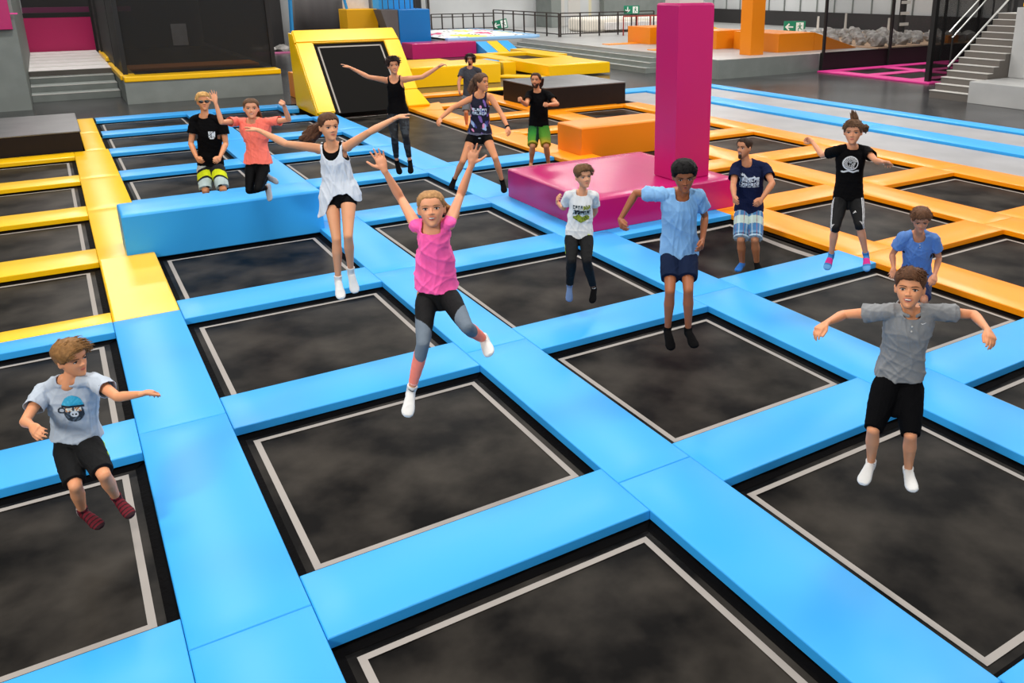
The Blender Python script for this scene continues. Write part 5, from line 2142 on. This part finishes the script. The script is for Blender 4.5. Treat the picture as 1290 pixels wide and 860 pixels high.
for a, b in (((15.1, 34.05, HP), (19.84, 34.4, HP + .14)), ((19.85, 34.4, HP), (20.2, 41.4, HP + .14)), ((15.1, 41.4, HP), (20.2, 41.7, HP + .14))):
    bmobj('edge_pad', box_bm(a, b, .03), mat('pale blue vinyl', rgb(150, 195, 235), rough=.4), e, False, shift=e.location)


def railing(name, pts, h, post, nbal, label, base=HP):
    e = empty(name, (pts[0][0], pts[0][1], base), label, 'railing')
    bm = bmesh.new()
    bal = bmesh.new()
    for (a, b) in zip(pts[:-1], pts[1:]):
        L = math.hypot(b[0] - a[0], b[1] - a[1])
        n = max(1, round(L / post))
        for i in range(n + 1):
            x, y = a[0] + (b[0] - a[0]) * i / n, a[1] + (b[1] - a[1]) * i / n
            add_bar(bm, (x, y, base), (x, y, base + h), .06)
        for z in (h, h - .16, .14):
            add_bar(bm, (a[0], a[1], base + z), (b[0], b[1], base + z), .05)
        if nbal:
            m_ = int(L / .14)
            for i in range(m_):
                x, y = a[0] + (b[0] - a[0]) * i / m_, a[1] + (b[1] - a[1]) * i / m_
                add_bar(bal, (x, y, base + .14), (x, y, base + h - .16), .012)
    bmobj('rail', bm, RAIL, e, False, shift=e.location)
    if nbal:
        bmobj('balusters', bal, RAIL, e, False, shift=e.location)
    return e


railing('railing', [(20.95, 41.2), (20.95, 33.8)], 1.15, 1.15, False, 'dark metal railing running away along the raised deck')
railing('railing', [(21.05, 33.8), (26.8, 33.8)], 1.15, 1.25, True, 'dark metal railing with thin bars across the back of the deck')
railing('railing', [(17.6, 42.2), (21.3, 41.9)], .95, .62, False, 'low dark railing behind the white airbag')
bm = bmesh.new()
for q in range(4):
    add_bar(bm, (24.3 + q * .85, 33.0, HP), (24.3 + q * .85, 33.0, HP + .95), .05)
add_bar(bm, (24.3, 33.0, HP + .95), (26.9, 33.0, HP + .95), .07)
tag(bmobj('red_rail', bm, mat('red paint', rgb(150, 50, 40))), 'short red handrail left of the magenta pillar', 'railing')
# white tub/inflatable behind railing
bm = box_bm((24.2, 36.5, HP), (30.2, 38.5, HP + .75), .2, 4)
tag(bmobj('inflatable', bm, mat('cream vinyl', rgb(236, 228, 214), rough=.5, bump=.4, bscale=3), None, True), 'long cream inflatable behind the deck railing', 'inflatable')
bm = box_bm((25.4, 36.3, HP + .1), (29.4, 36.52, HP + .5), .02)
tag(bmobj('inflatable_opening', bm, STEPT), 'beige crumpled cover on the front of the cream inflatable', 'cover')
# orange boxes on deck
vinyl('padded_block', (21.55, 26.9, HP), (24.5, 28.6, HP + .72), DORA, 'dark orange padded box on the deck left of the magenta pillar', 'padded block')
vinyl('floor_pad', (19.9, 27.6, HP), (21.5, 28.2, HP + .03), ORA, 'flat orange pad on the deck in front of the orange box', 'pad')
vinyl('floor_pad', (19.6, 23.9, HP), (20.1, 24.4, HP + .03), ORA, 'tiny orange floor pad at the edge of the deck by the pillar', 'pad')
vinyl('orange_pillar', (21.12, 20.0, HP), (21.75, 20.6, 6.0), DORA, 'square orange padded pillar on the raised deck', 'pillar')
vinyl('padded_block', (22.85, 20.35, HP), (24.75, 22.9, HP + .7), DORA, 'dark orange padded box right of the orange pillar', 'padded block')
vinyl('padded_block', (22.1, 23.1, HP), (23.6, 24.6, HP + .72), DORA, 'orange padded box behind the orange pillar', 'padded block')
bm = hex_bm([(24.77, 20.35, HP), (27.2, 20.35, HP), (27.2, 22.9, HP), (24.77, 22.9, HP), (24.77, 20.35, HP + .7), (27.2, 20.35, HP + .03), (27.2, 22.9, HP + .03), (24.77, 22.9, HP + .7)], .01)
tag(bmobj('ramp', bm, DORA), 'dark orange ramp sloping down beside the orange box', 'ramp')
bm = hex_bm([(22.0, 24.7, HP), (25.8, 24.7, HP), (25.8, 26.8, HP), (22.0, 26.8, HP), (22.0, 24.7, HP + 1.15), (25.8, 24.7, HP + .1), (25.8, 26.8, HP + .1), (22.0, 26.8, HP + 1.15)], .02)
tag(bmobj('ramp', bm, YEL), 'bright yellow-orange ramp directly right of the magenta pillar', 'ramp')


# exit signs (arrow and running figure), flat boards on posts
def exit_sign(loc, w, h, ang, left, label, post, arrow='left', tilt=0.0):
    e = empty('exit_sign', loc, label, 'sign')
    e.rotation_euler = (0, 0, ang)
    bmobj('board', box_bm((-w / 2, -.03, -h / 2), (w / 2, .03, h / 2), .01), GREEN, e)
    bm = bmesh.new()
    s = h * .36

    def poly(pts):
        vs = [bm.verts.new((x, -.036, z)) for x, z in pts]
        bm.faces.new(vs)
    cx_ = -w * .25
    if arrow == 'left':
        poly([(cx_ - s, 0), (cx_ - s * .1, s * .9), (cx_ + s * .15, s * .65), (cx_ - s * .3, s * .18), (cx_ + s, s * .18), (cx_ + s, -s * .18), (cx_ - s * .3, -s * .18), (cx_ + s * .15, -s * .65), (cx_ - s * .1, -s * .9)])
    else:
        poly([(cx_, -s), (cx_ + s * .9, -s * .1), (cx_ + s * .65, s * .15), (cx_ + s * .18, -s * .3), (cx_ + s * .18, s), (cx_ - s * .18, s), (cx_ - s * .18, -s * .3), (cx_ - s * .65, s * .15), (cx_ - s * .9, -s * .1)])
    bmobj('arrow', bm, WHITE, e)
    bm = bmesh.new()
    cx_ = w * .24
    # door panel with green running figure
    poly([(cx_ - s * .9, -s * 1.1), (cx_ + s * .9, -s * 1.1), (cx_ + s * .9, s * 1.1), (cx_ - s * .9, s * 1.1)])
    bmobj('door_panel', bm, WHITE, e)
    bm = bmesh.new()

    def bar(a, b, t):
        dx, dz = b[0] - a[0], b[1] - a[1]
        L = math.hypot(dx, dz)
        nx_, nz_ = -dz / L * t / 2, dx / L * t / 2
        vs = [bm.verts.new((cx_ + s * p[0], -.042, s * p[1])) for p in ((a[0] + nx_, a[1] + nz_), (a[0] - nx_, a[1] - nz_), (b[0] - nx_, b[1] - nz_), (b[0] + nx_, b[1] + nz_))]
        bm.faces.new(vs)
    bar((0, .45), (.05, -.2), .35)
    bar((0, -.15), (-.35, -.45), .2)
    bar((-.35, -.45), (-.3, -.95), .17)
    bar((.05, -.15), (.4, -.55), .2)
    bar((.4, -.55), (.75, -.6), .17)
    bar((-.05, .4), (-.5, .1), .15)
    bar((.05, .4), (.5, .25), .15)
    bar((-.12, .75), (.18, .75), .28)
    bmobj('running_figure', bm, GREEN, e)
    if post:
        bmobj('post', box_bm((-.03, .035, -post), (.03, .08, h / 2), 0), RAIL, e)
    return e


exit_sign((28.55, 25.2, 1.22), .98, .52, -0.72, True, 'green exit sign with a left arrow above the orange ramp', .55)
exit_sign((25.3, 33.72, 1.86), .82, .42, -.5, True, 'green exit sign with a down arrow on the deck railing', 1.2, 'down')
o = exit_sign((21.4, 41.3, .95), .86, .52, -.3, True, 'small tilted green exit sign left of the deck railing', .3, 'left')
o.rotation_euler = (0, -.2, -.2)

# ------------------------------------------------------------------ walls
tag(solid('wall_back', (-9, 44.2, -.03), (40, 44.6, 12), WALLM, r=0), 'pale hall wall far behind', None, kind='structure')
tag(solid('wall_right', (38.2, -6, -.03), (38.6, 44.2, 12), WALLM, r=0), 'pale panelled hall wall on the right', None, kind='structure')
tag(solid('trim_4', (38.0, 9, -.03), (38.19, 44.0, 1.5), WALLD, r=0), 'dark lower band of the right wall', None, kind='structure')
bm = bmesh.new()
for q in range(26):
    add_box(bm, (38.12, 10 + q * 1.35, 1.5), (38.19, 10.05 + q * 1.35, 7))
tag(bmobj('trim_5', bm, CONC), 'vertical joints of the right wall panels', None, kind='structure')
tag(solid('trim_6', (14.8, 43.2, -.03), (16.6, 44.1, 9), WALLD, r=0), 'dark recess in the back wall', None, kind='structure')
tag(solid('trim_7', (16.75, 42.9, -.03), (17.3, 44.1, 9), BLACK, r=0), 'black column against the back wall', None, kind='structure')
tag(solid('trim_8', (12.2, 43.2, -.03), (14.7, 44.1, 9), CONC, r=0), 'grey pier of the back wall', None, kind='structure')
tag(solid('trim_9', (25.3, 42.2, HP), (26.0, 44.1, 9), CONC, r=.02), 'grey pilaster of the back wall', None, kind='structure')
tag(solid('trim_10', (26.15, 43.0, HP), (26.7, 44.1, 9), NOSE, r=.02), 'white pilaster of the back wall', None, kind='structure')
tag(solid('trim_11', (30.0, 43.6, HP), (38, 44.1, 3.0), CONC, r=.0), 'darker grey back wall part right of the pilaster', None, kind='structure')
e = empty('door_1', (28.0, 44.1, HP), 'pale door with a beige frame in the back wall', None, kind='structure')
bmobj('door_frame', box_bm((26.95, 44.0, HP), (29.3, 44.19, 2.75), .02), mat('beige frame', rgb(214, 206, 176), rough=.6), e, False, shift=e.location)
bmobj('door_leaf', box_bm((27.2, 43.95, HP), (29.05, 44.0, 2.55), .01), WALLM, e, False, shift=e.location)
bmobj('door_pane', box_bm((27.5, 43.92, 1.2), (28.4, 43.95, 2.4), .0), NOSE, e, False, shift=e.location)
bm = bmesh.new()
add_bar(bm, (18.15, 43.9, 0), (18.15, 43.9, 5), .1)
tag(bmobj('trim_12', bm, RAIL), 'thin dark pipe on the back wall', None, kind='structure')

# ------------------------------------------------------------------ left side: grey wall, steps, netted cage
tag(solid('wall_left', (-9, 23.9, -.03), (-1.33, 24.15, 7), CONC, r=0), 'grey wall left of the steps', None, kind='structure')
tag(solid('trim_13', (-1.58, 24.15, -.03), (-1.33, 37.0, 7), CONC, r=0), 'grey return wall beside the left steps', None, kind='structure')
o = vinyl('wall_pad', (-1.78, 23.72, 2.1), (-1.40, 23.89, 4.2), PINK, 'magenta pad hanging on the corner of the grey wall', 'pad', r=.03)
bm = bmesh.new()
add_bar(bm, (.18, -.02, .4), (.36, -.02, .4), .04)  # bright pink bar painted in for the highlight on the pad's edge
bmobj('glint_bar', bm, mat('pink hook', rgb(240, 80, 160)), o)
e = empty('grey_steps', (-.2, 26.2, 0), 'four grey steps with pale nosings rising on the left', 'steps')
for i, (y, z) in enumerate(((25.68, .17), (26.4, .34), (27.25, .51), (27.75, .68))):
    bmobj('step', box_bm((-1.32, y, -.03), (.93, 37.0 if i == 3 else (26.4, 27.25, 27.75)[i], z), 0), (STEPT if i == 3 else CONC), e, False, shift=e.location)
    bmobj('nosing', box_bm((-1.32, y - .012, z - .008), (.93, y + .04, z + .006), 0), NOSE, e, False, shift=e.location)
    if i == 3:
        bmobj('riser', box_bm((-1.32, y - .008, .52), (.93, y - .001, z - .01), 0), RISER, e, False, shift=e.location)
for q in range(5):
    bmobj('nosing', box_bm((-1.32, 29.2 + q * 1.5, .68), (.93, 29.3 + q * 1.5, .689), 0), NOSE, e, False, shift=e.location)
tag(solid('trim_14', (-1.33, 37.0, .6), (.97, 37.2, 1.98), mat('dark magenta vinyl', rgb(190, 0, 92), rough=.4), r=0), 'magenta padded wall at the end of the left steps', None, kind='structure')
tag(solid('trim_15', (-1.33, 37.0, 1.99), (.97, 37.25, 2.16), BLACK, r=0), 'black beam above the magenta wall', None, kind='structure')
tag(solid('trim_16', (-1.33, 37.6, 2.16), (2.5, 37.8, 2.36), mat('dusky magenta', rgb(120, 40, 84), rough=.5), r=0), 'dusky magenta band behind the net', None, kind='structure')
tag(solid('trim_17', (-1.33, 38.3, -.03), (5.4, 38.5, 7), WALLD, r=0), 'dark back wall of the netted area', None, kind='structure')
tag(solid('trim_18', (5.4, 43.2, -.03), (9.8, 43.9, 7), WALLD, r=0), 'dark panel between cage and blue post', None, kind='structure')
bm = bmesh.new()
add_box(bm, (.95, 23.6, -.03), (5.2, 38.0, .58))
tag(bmobj('plinth', bm, CONC), 'long grey plinth under the netted cage on the left', 'plinth')
e = empty('netted_cage', (3.1, 24.4, .58), 'black netted trampoline cage standing on the grey plinth', 'cage')
e2 = e
bmobj('edge_pad', box_bm((.95, 23.56, .585), (5.2, 24.2, .74), .03), YEL, e, False, shift=e.location)
bmobj('edge_pad', box_bm((.90, 24.22, .585), (1.3, 29.2, .74), .03), YEL, e, False, shift=e.location)
bmobj('edge_pad', box_bm((.90, 30.2, .69), (1.15, 34.0, .84), .03), YEL, e, False, shift=e.location)
bmobj('edge_pad', box_bm((1.3, 26.4, .6), (5.15, 27.9, .72), .03), DORA, e, False, shift=e.location)
bmobj('bed', box_bm((1.3, 24.25, .585), (5.15, 26.4, .64), 0), BED, e, False, shift=e.location)
bmobj('bed', box_bm((1.3, 27.95, .585), (5.15, 37.5, .64), 0), BED, e, False, shift=e.location)
for (x, y) in ((1.06, 24.35), (5.2, 24.5), (1.05, 27.4), (.99, 33.2), (.98, 36.2)):
    bmobj('post', box_bm((x - .06, y - .06, .6), (x + .06, y + .06, 6), .0), BLACK, e, False, shift=e.location)
for (a, b) in (((1.1, 24.4), (5.2, 24.5)), ((5.2, 24.5), (5.2, 38)), ((1.0, 24.4), (1.0, 38))):
    bm = bmesh.new()
    vs = [bm.verts.new(Vector(p) - e.location) for p in ((a[0], a[1], .76), (b[0], b[1], .76), (b[0], b[1], 6), (a[0], a[1], 6))]
    bm.faces.new(vs)
    o = bmobj('net', bm, NETM if a[1] == 24.4 and b[0] > 2 else NETM, e)
bmobj('door_light', box_bm((3.9, 37.55, .7), (4.5, 37.6, 1.6), 0), STEPT, e, False, shift=e.location)
vinyl('padded_block', (5.25, 21.6, -.02), (5.55, 22.9, .7), DORA, 'small ochre padded block left behind the yellow frame', 'padded block')
# white rocks far left gap
for q in range(9):
    bm = bmesh.new()
    bmesh.ops.create_icosphere(bm, subdivisions=2, radius=.22 + .1 * random.random())
    for v in bm.verts:
        v.co *= 1 + .35 * (random.random() - .5)
        v.co.z *= .7
    o = bmobj('rock', bm, ROCKM)
    o.location = (8.0 + (q % 5) * .62, 41.0 + (q // 5) * .75, .12)
    tag(o, 'pale rock in the gap between the netted cage and the blue post', 'rock', 'pale rocks behind the cage')
tag(solid('curb', (7.6, 40.2, -.03), (9.7, 40.35, .04), mat('pink stripe', rgb(225, 120, 170)), r=0), 'thin pink kerb in front of the far pale rocks', 'curb')

# ------------------------------------------------------------------ right side: netted cage, pink grid, stairs
e = empty('netted_cage', (24, 17, 0), 'tall black netted cage around the magenta floor grid', 'cage')
posts = [(23.85, 18.98), (27.6, 18.98), (30.9, 18.98), (33.2, 18.98), (23.9, 14.35)]
for (x, y) in posts[:4]:
    bmobj('post', box_bm((x - .045, y - .045, -.02), (x + .045, y + .045, 6.5), 0), BLACK, e, False, shift=e.location)
bmobj('post', box_bm((23.82, 14.27, -.02), (23.98, 14.43, 6.5), 0), BLACK, e, False, shift=e.location)


def netq(a, b, z0, z1, m):
    bm = bmesh.new()
    bm.faces.new([bm.verts.new(Vector(p) - e.location) for p in ((a[0], a[1], z0), (b[0], b[1], z0), (b[0], b[1], z1), (a[0], a[1], z1))])
    bmobj('net', bm, m, e)


netq(posts[0], posts[3], .62, 6.5, NETL)
netq((23.9, 14.35), (30, 14.6), .0, 6.5, mat('dense black net', rgb(12, 12, 12), rough=.8, alpha=.80))
netq((33.2, 18.98), (33.2, 14.6), .0, 6.5, NETL)
bm = bmesh.new()
add_box(bm, Vector((23.8, 19.03, -.02)) - e.location, Vector((33.2, 19.09, .66)) - e.location)
bmobj('kick_board', bm, BLACK, e)
e = empty('magenta_grid', (28, 17, 0), 'magenta padded floor grid inside the black netted cage', 'floor pads')
for a, b in (((23.5, 14.0), (24.15, 18.9)), ((26.6, 14.6), (27.2, 18.9)), ((29.8, 14.7), (30.4, 18.9))):
    bmobj('floor_pad', box_bm((a[0], a[1], -.03), (b[0], b[1], .02), .01), PINKF, e, False, shift=e.location)
for y in (14.7, 16.6, 18.4):
    for xa, xb in ((24.16, 26.59), (27.21, 29.79), (30.41, 33.0)):
        bmobj('floor_pad', box_bm((xa, y, -.03), (xb, y + .5, .02), .01), PINKF, e, False, shift=e.location)
for xa, xb in ((24.16, 26.59), (27.21, 29.79), (30.41, 33.0)):
    for ya, yb in ((15.21, 16.59), (17.11, 18.39)):
        bmobj('bed', box_bm((xa, ya, -.03), (xb, yb, -.01), 0), BED, e, False, shift=e.location)
# rock garden behind the cage
bm = bmesh.new()
add_box(bm, (27.4, 19.4, HP), (37.6, 27.5, HP + .05))
tag(bmobj('sand_bed', bm, SAND), 'pale sand bed under the rocks behind the cage', 'sand bed')
rk = []
for q in range(4):
    bm = bmesh.new()
    bmesh.ops.create_icosphere(bm, subdivisions=2, radius=.3)
    for v in bm.verts:
        v.co *= 1 + .5 * (random.random() - .5)
        v.co.z *= .8
    me = bpy.data.meshes.new('rock')
    bm.to_mesh(me)
    bm.free()
    me.materials.append(ROCKM)
    rk.append(me)
for q in range(72):
    o = bpy.data.objects.new('rock', rk[q % 4])
    C.objects.link(o)
    s = .5 + random.random() * .62
    o.scale = (s, s, s * random.uniform(.8, 1.2))
    o.rotation_euler = (random.random() * .5, random.random() * .5, random.random() * 6)
    o.location = (28.0 + (q % 9) * .86 + random.uniform(-.1, .1), 19.9 + (q // 9) * .82 + random.uniform(-.1, .1), HP + .05 + .16 * s)
    tag(o, 'grey jagged rock in the rock garden behind the black net', 'rock', 'rocks in the rock garden')
e = empty('kiosk', (33.8, 23.4, HP), 'dark slender totem with pale signs among the rocks', 'totem')
bmobj('mast', box_bm((33.68, 23.3, HP), (33.92, 23.5, 2.9), 0), BLACK, e, False, shift=e.location)
for z in (1.2, 1.7, 2.2):
    bmobj('sign_plate', box_bm((33.5, 23.24, z), (34.1, 23.29, z + .14), 0), NOSE, e, False, shift=e.location)
for (x, h) in ((30.5, 1.0), (32.4, 1.1), (35.6, .8)):
    bm = bmesh.new()
    bmesh.ops.create_cone(bm, segments=10, radius1=.07, radius2=.05, depth=h, cap_ends=True)
    o = bmobj('bollard_light', bm, NOSE)
    o.location = (x, 25.6, HP + h / 2 + .02)
    tag(o, 'pale slender bollard standing behind the rocks, %s' % {30.5: 'left one', 32.4: 'middle one', 35.6: 'right one'}[x], 'bollard')
tag(solid('orange_kerb', (31.9, 19.42, .671), (32.6, 19.6, 1.0), ORA, r=.02), 'small orange block at the edge of the rock garden behind the net', 'padded block')
# stairs
e = empty('staircase', (21.5, 11.2, 0), 'grey concrete staircase with pale nosings at the right', 'stairs')
for i in range(13):
    x = 20.74 + .24 * i
    z = .175 * (i + 1)
    yr = 10.62
    bmobj('step', box_bm((x, yr, -.03), (x + (.24 if i < 12 else 1.6), 11.93, z), 0), RISER, e, False, shift=e.location)
    bmobj('nosing', box_bm((x - .015, yr, z), (x + (.24 if i < 12 else 1.6), 11.94, z + .016), 0), NOSE, e, False, shift=e.location)
tag(solid('grey_block', (20.62, 8.0, -.03), (22.6, 10.6, .56), CONCL, r=.01), 'low light grey block in front of the right staircase', 'block')
tag(solid('trim_19', (22.4, 8.0, .57), (24.5, 10.6, 2.5), CONCL, r=0), 'light grey stair wall at the right edge', None, kind='structure')
vinyl('landing_pad', (23.0, 9.0, 2.51), (24.6, 10.8, 2.62), YEL, 'yellow pad on the landing at the top right corner', 'pad')
e = empty('handrail', (20.8, 12.2, 0), 'pale steel handrails left of the right staircase', 'handrail')
for (p, q) in (((21.57, 12.0, .8), (24.4, 12.0, 2.86)),):
    bm = bmesh.new()
    add_bar(bm, p, q, .04)
    bmobj('rail', bm, STEEL, e, False, shift=e.location)
for (p, q) in (((22.93, 13.05, 1.71), (25.2, 13.05, 3.35)), ((23.04, 13.0, 1.54), (25.3, 13.0, 3.2))):
    bm = bmesh.new()
    add_bar(bm, p, q, .03)
    bmobj('rail', bm, STEEL, e, False, shift=e.location)
for (x, y, z) in ((21.6, 12.0, .8), (24.3, 12.0, 2.78), (23.1, 13.03, 1.8), (25.0, 13.03, 3.15)):
    bm = bmesh.new()
    add_bar(bm, (x, y, -.02), (x, y, z), .04)
    bmobj('rail_post', bm, BLACK, e, False, shift=e.location)
tag(solid('trim_20', (24.6, 11.96, -.03), (34, 12.1, 7), BLACK, r=0), 'black wall behind the staircase', None, kind='structure')

# ------------------------------------------------------------------ light
w = bpy.data.worlds.new('world')
SC.world = w
w.use_nodes = True
w.node_tree.nodes['Background'].inputs['Color'].default_value = (0.95, 0.97, 1.0, 1)
w.node_tree.nodes['Background'].inputs['Strength'].default_value = 0.24


def area(name, loc, sx, sy, power, col=(1, 1, 1), aim=None):
    l = bpy.data.lights.new(name, 'AREA')
    l.shape = 'RECTANGLE'
    l.size = sx
    l.size_y = sy
    l.energy = power
    l.color = col
    o = bpy.data.objects.new(name, l)
    C.objects.link(o)
    o.location = loc
    if aim:
        o.rotation_euler = (Vector(aim) - Vector(loc)).to_track_quat('-Z', 'Y').to_euler()
    return o


# hall lamps: rows of ceiling panels, and two added key lights, unseen behind the viewer, to light the faces
for q, (x, y) in enumerate([(x, y) for y in (1, 9, 18, 28, 38) for x in (0, 8, 17, 26, 34)]):
    area('ceiling_lamp', (x, y, 8.5), 2.6, 1.4, 350, (1, .97, .93))
area('key_light', (-8.0, -3.5, 6.5), 1.8, 1.8, 620, (1, .96, .9), (4, 5, 0))
area('key_light', (2.5, -9.0, 6.5), 1.8, 1.8, 170, (1, .97, .92), (5, 5, 0))
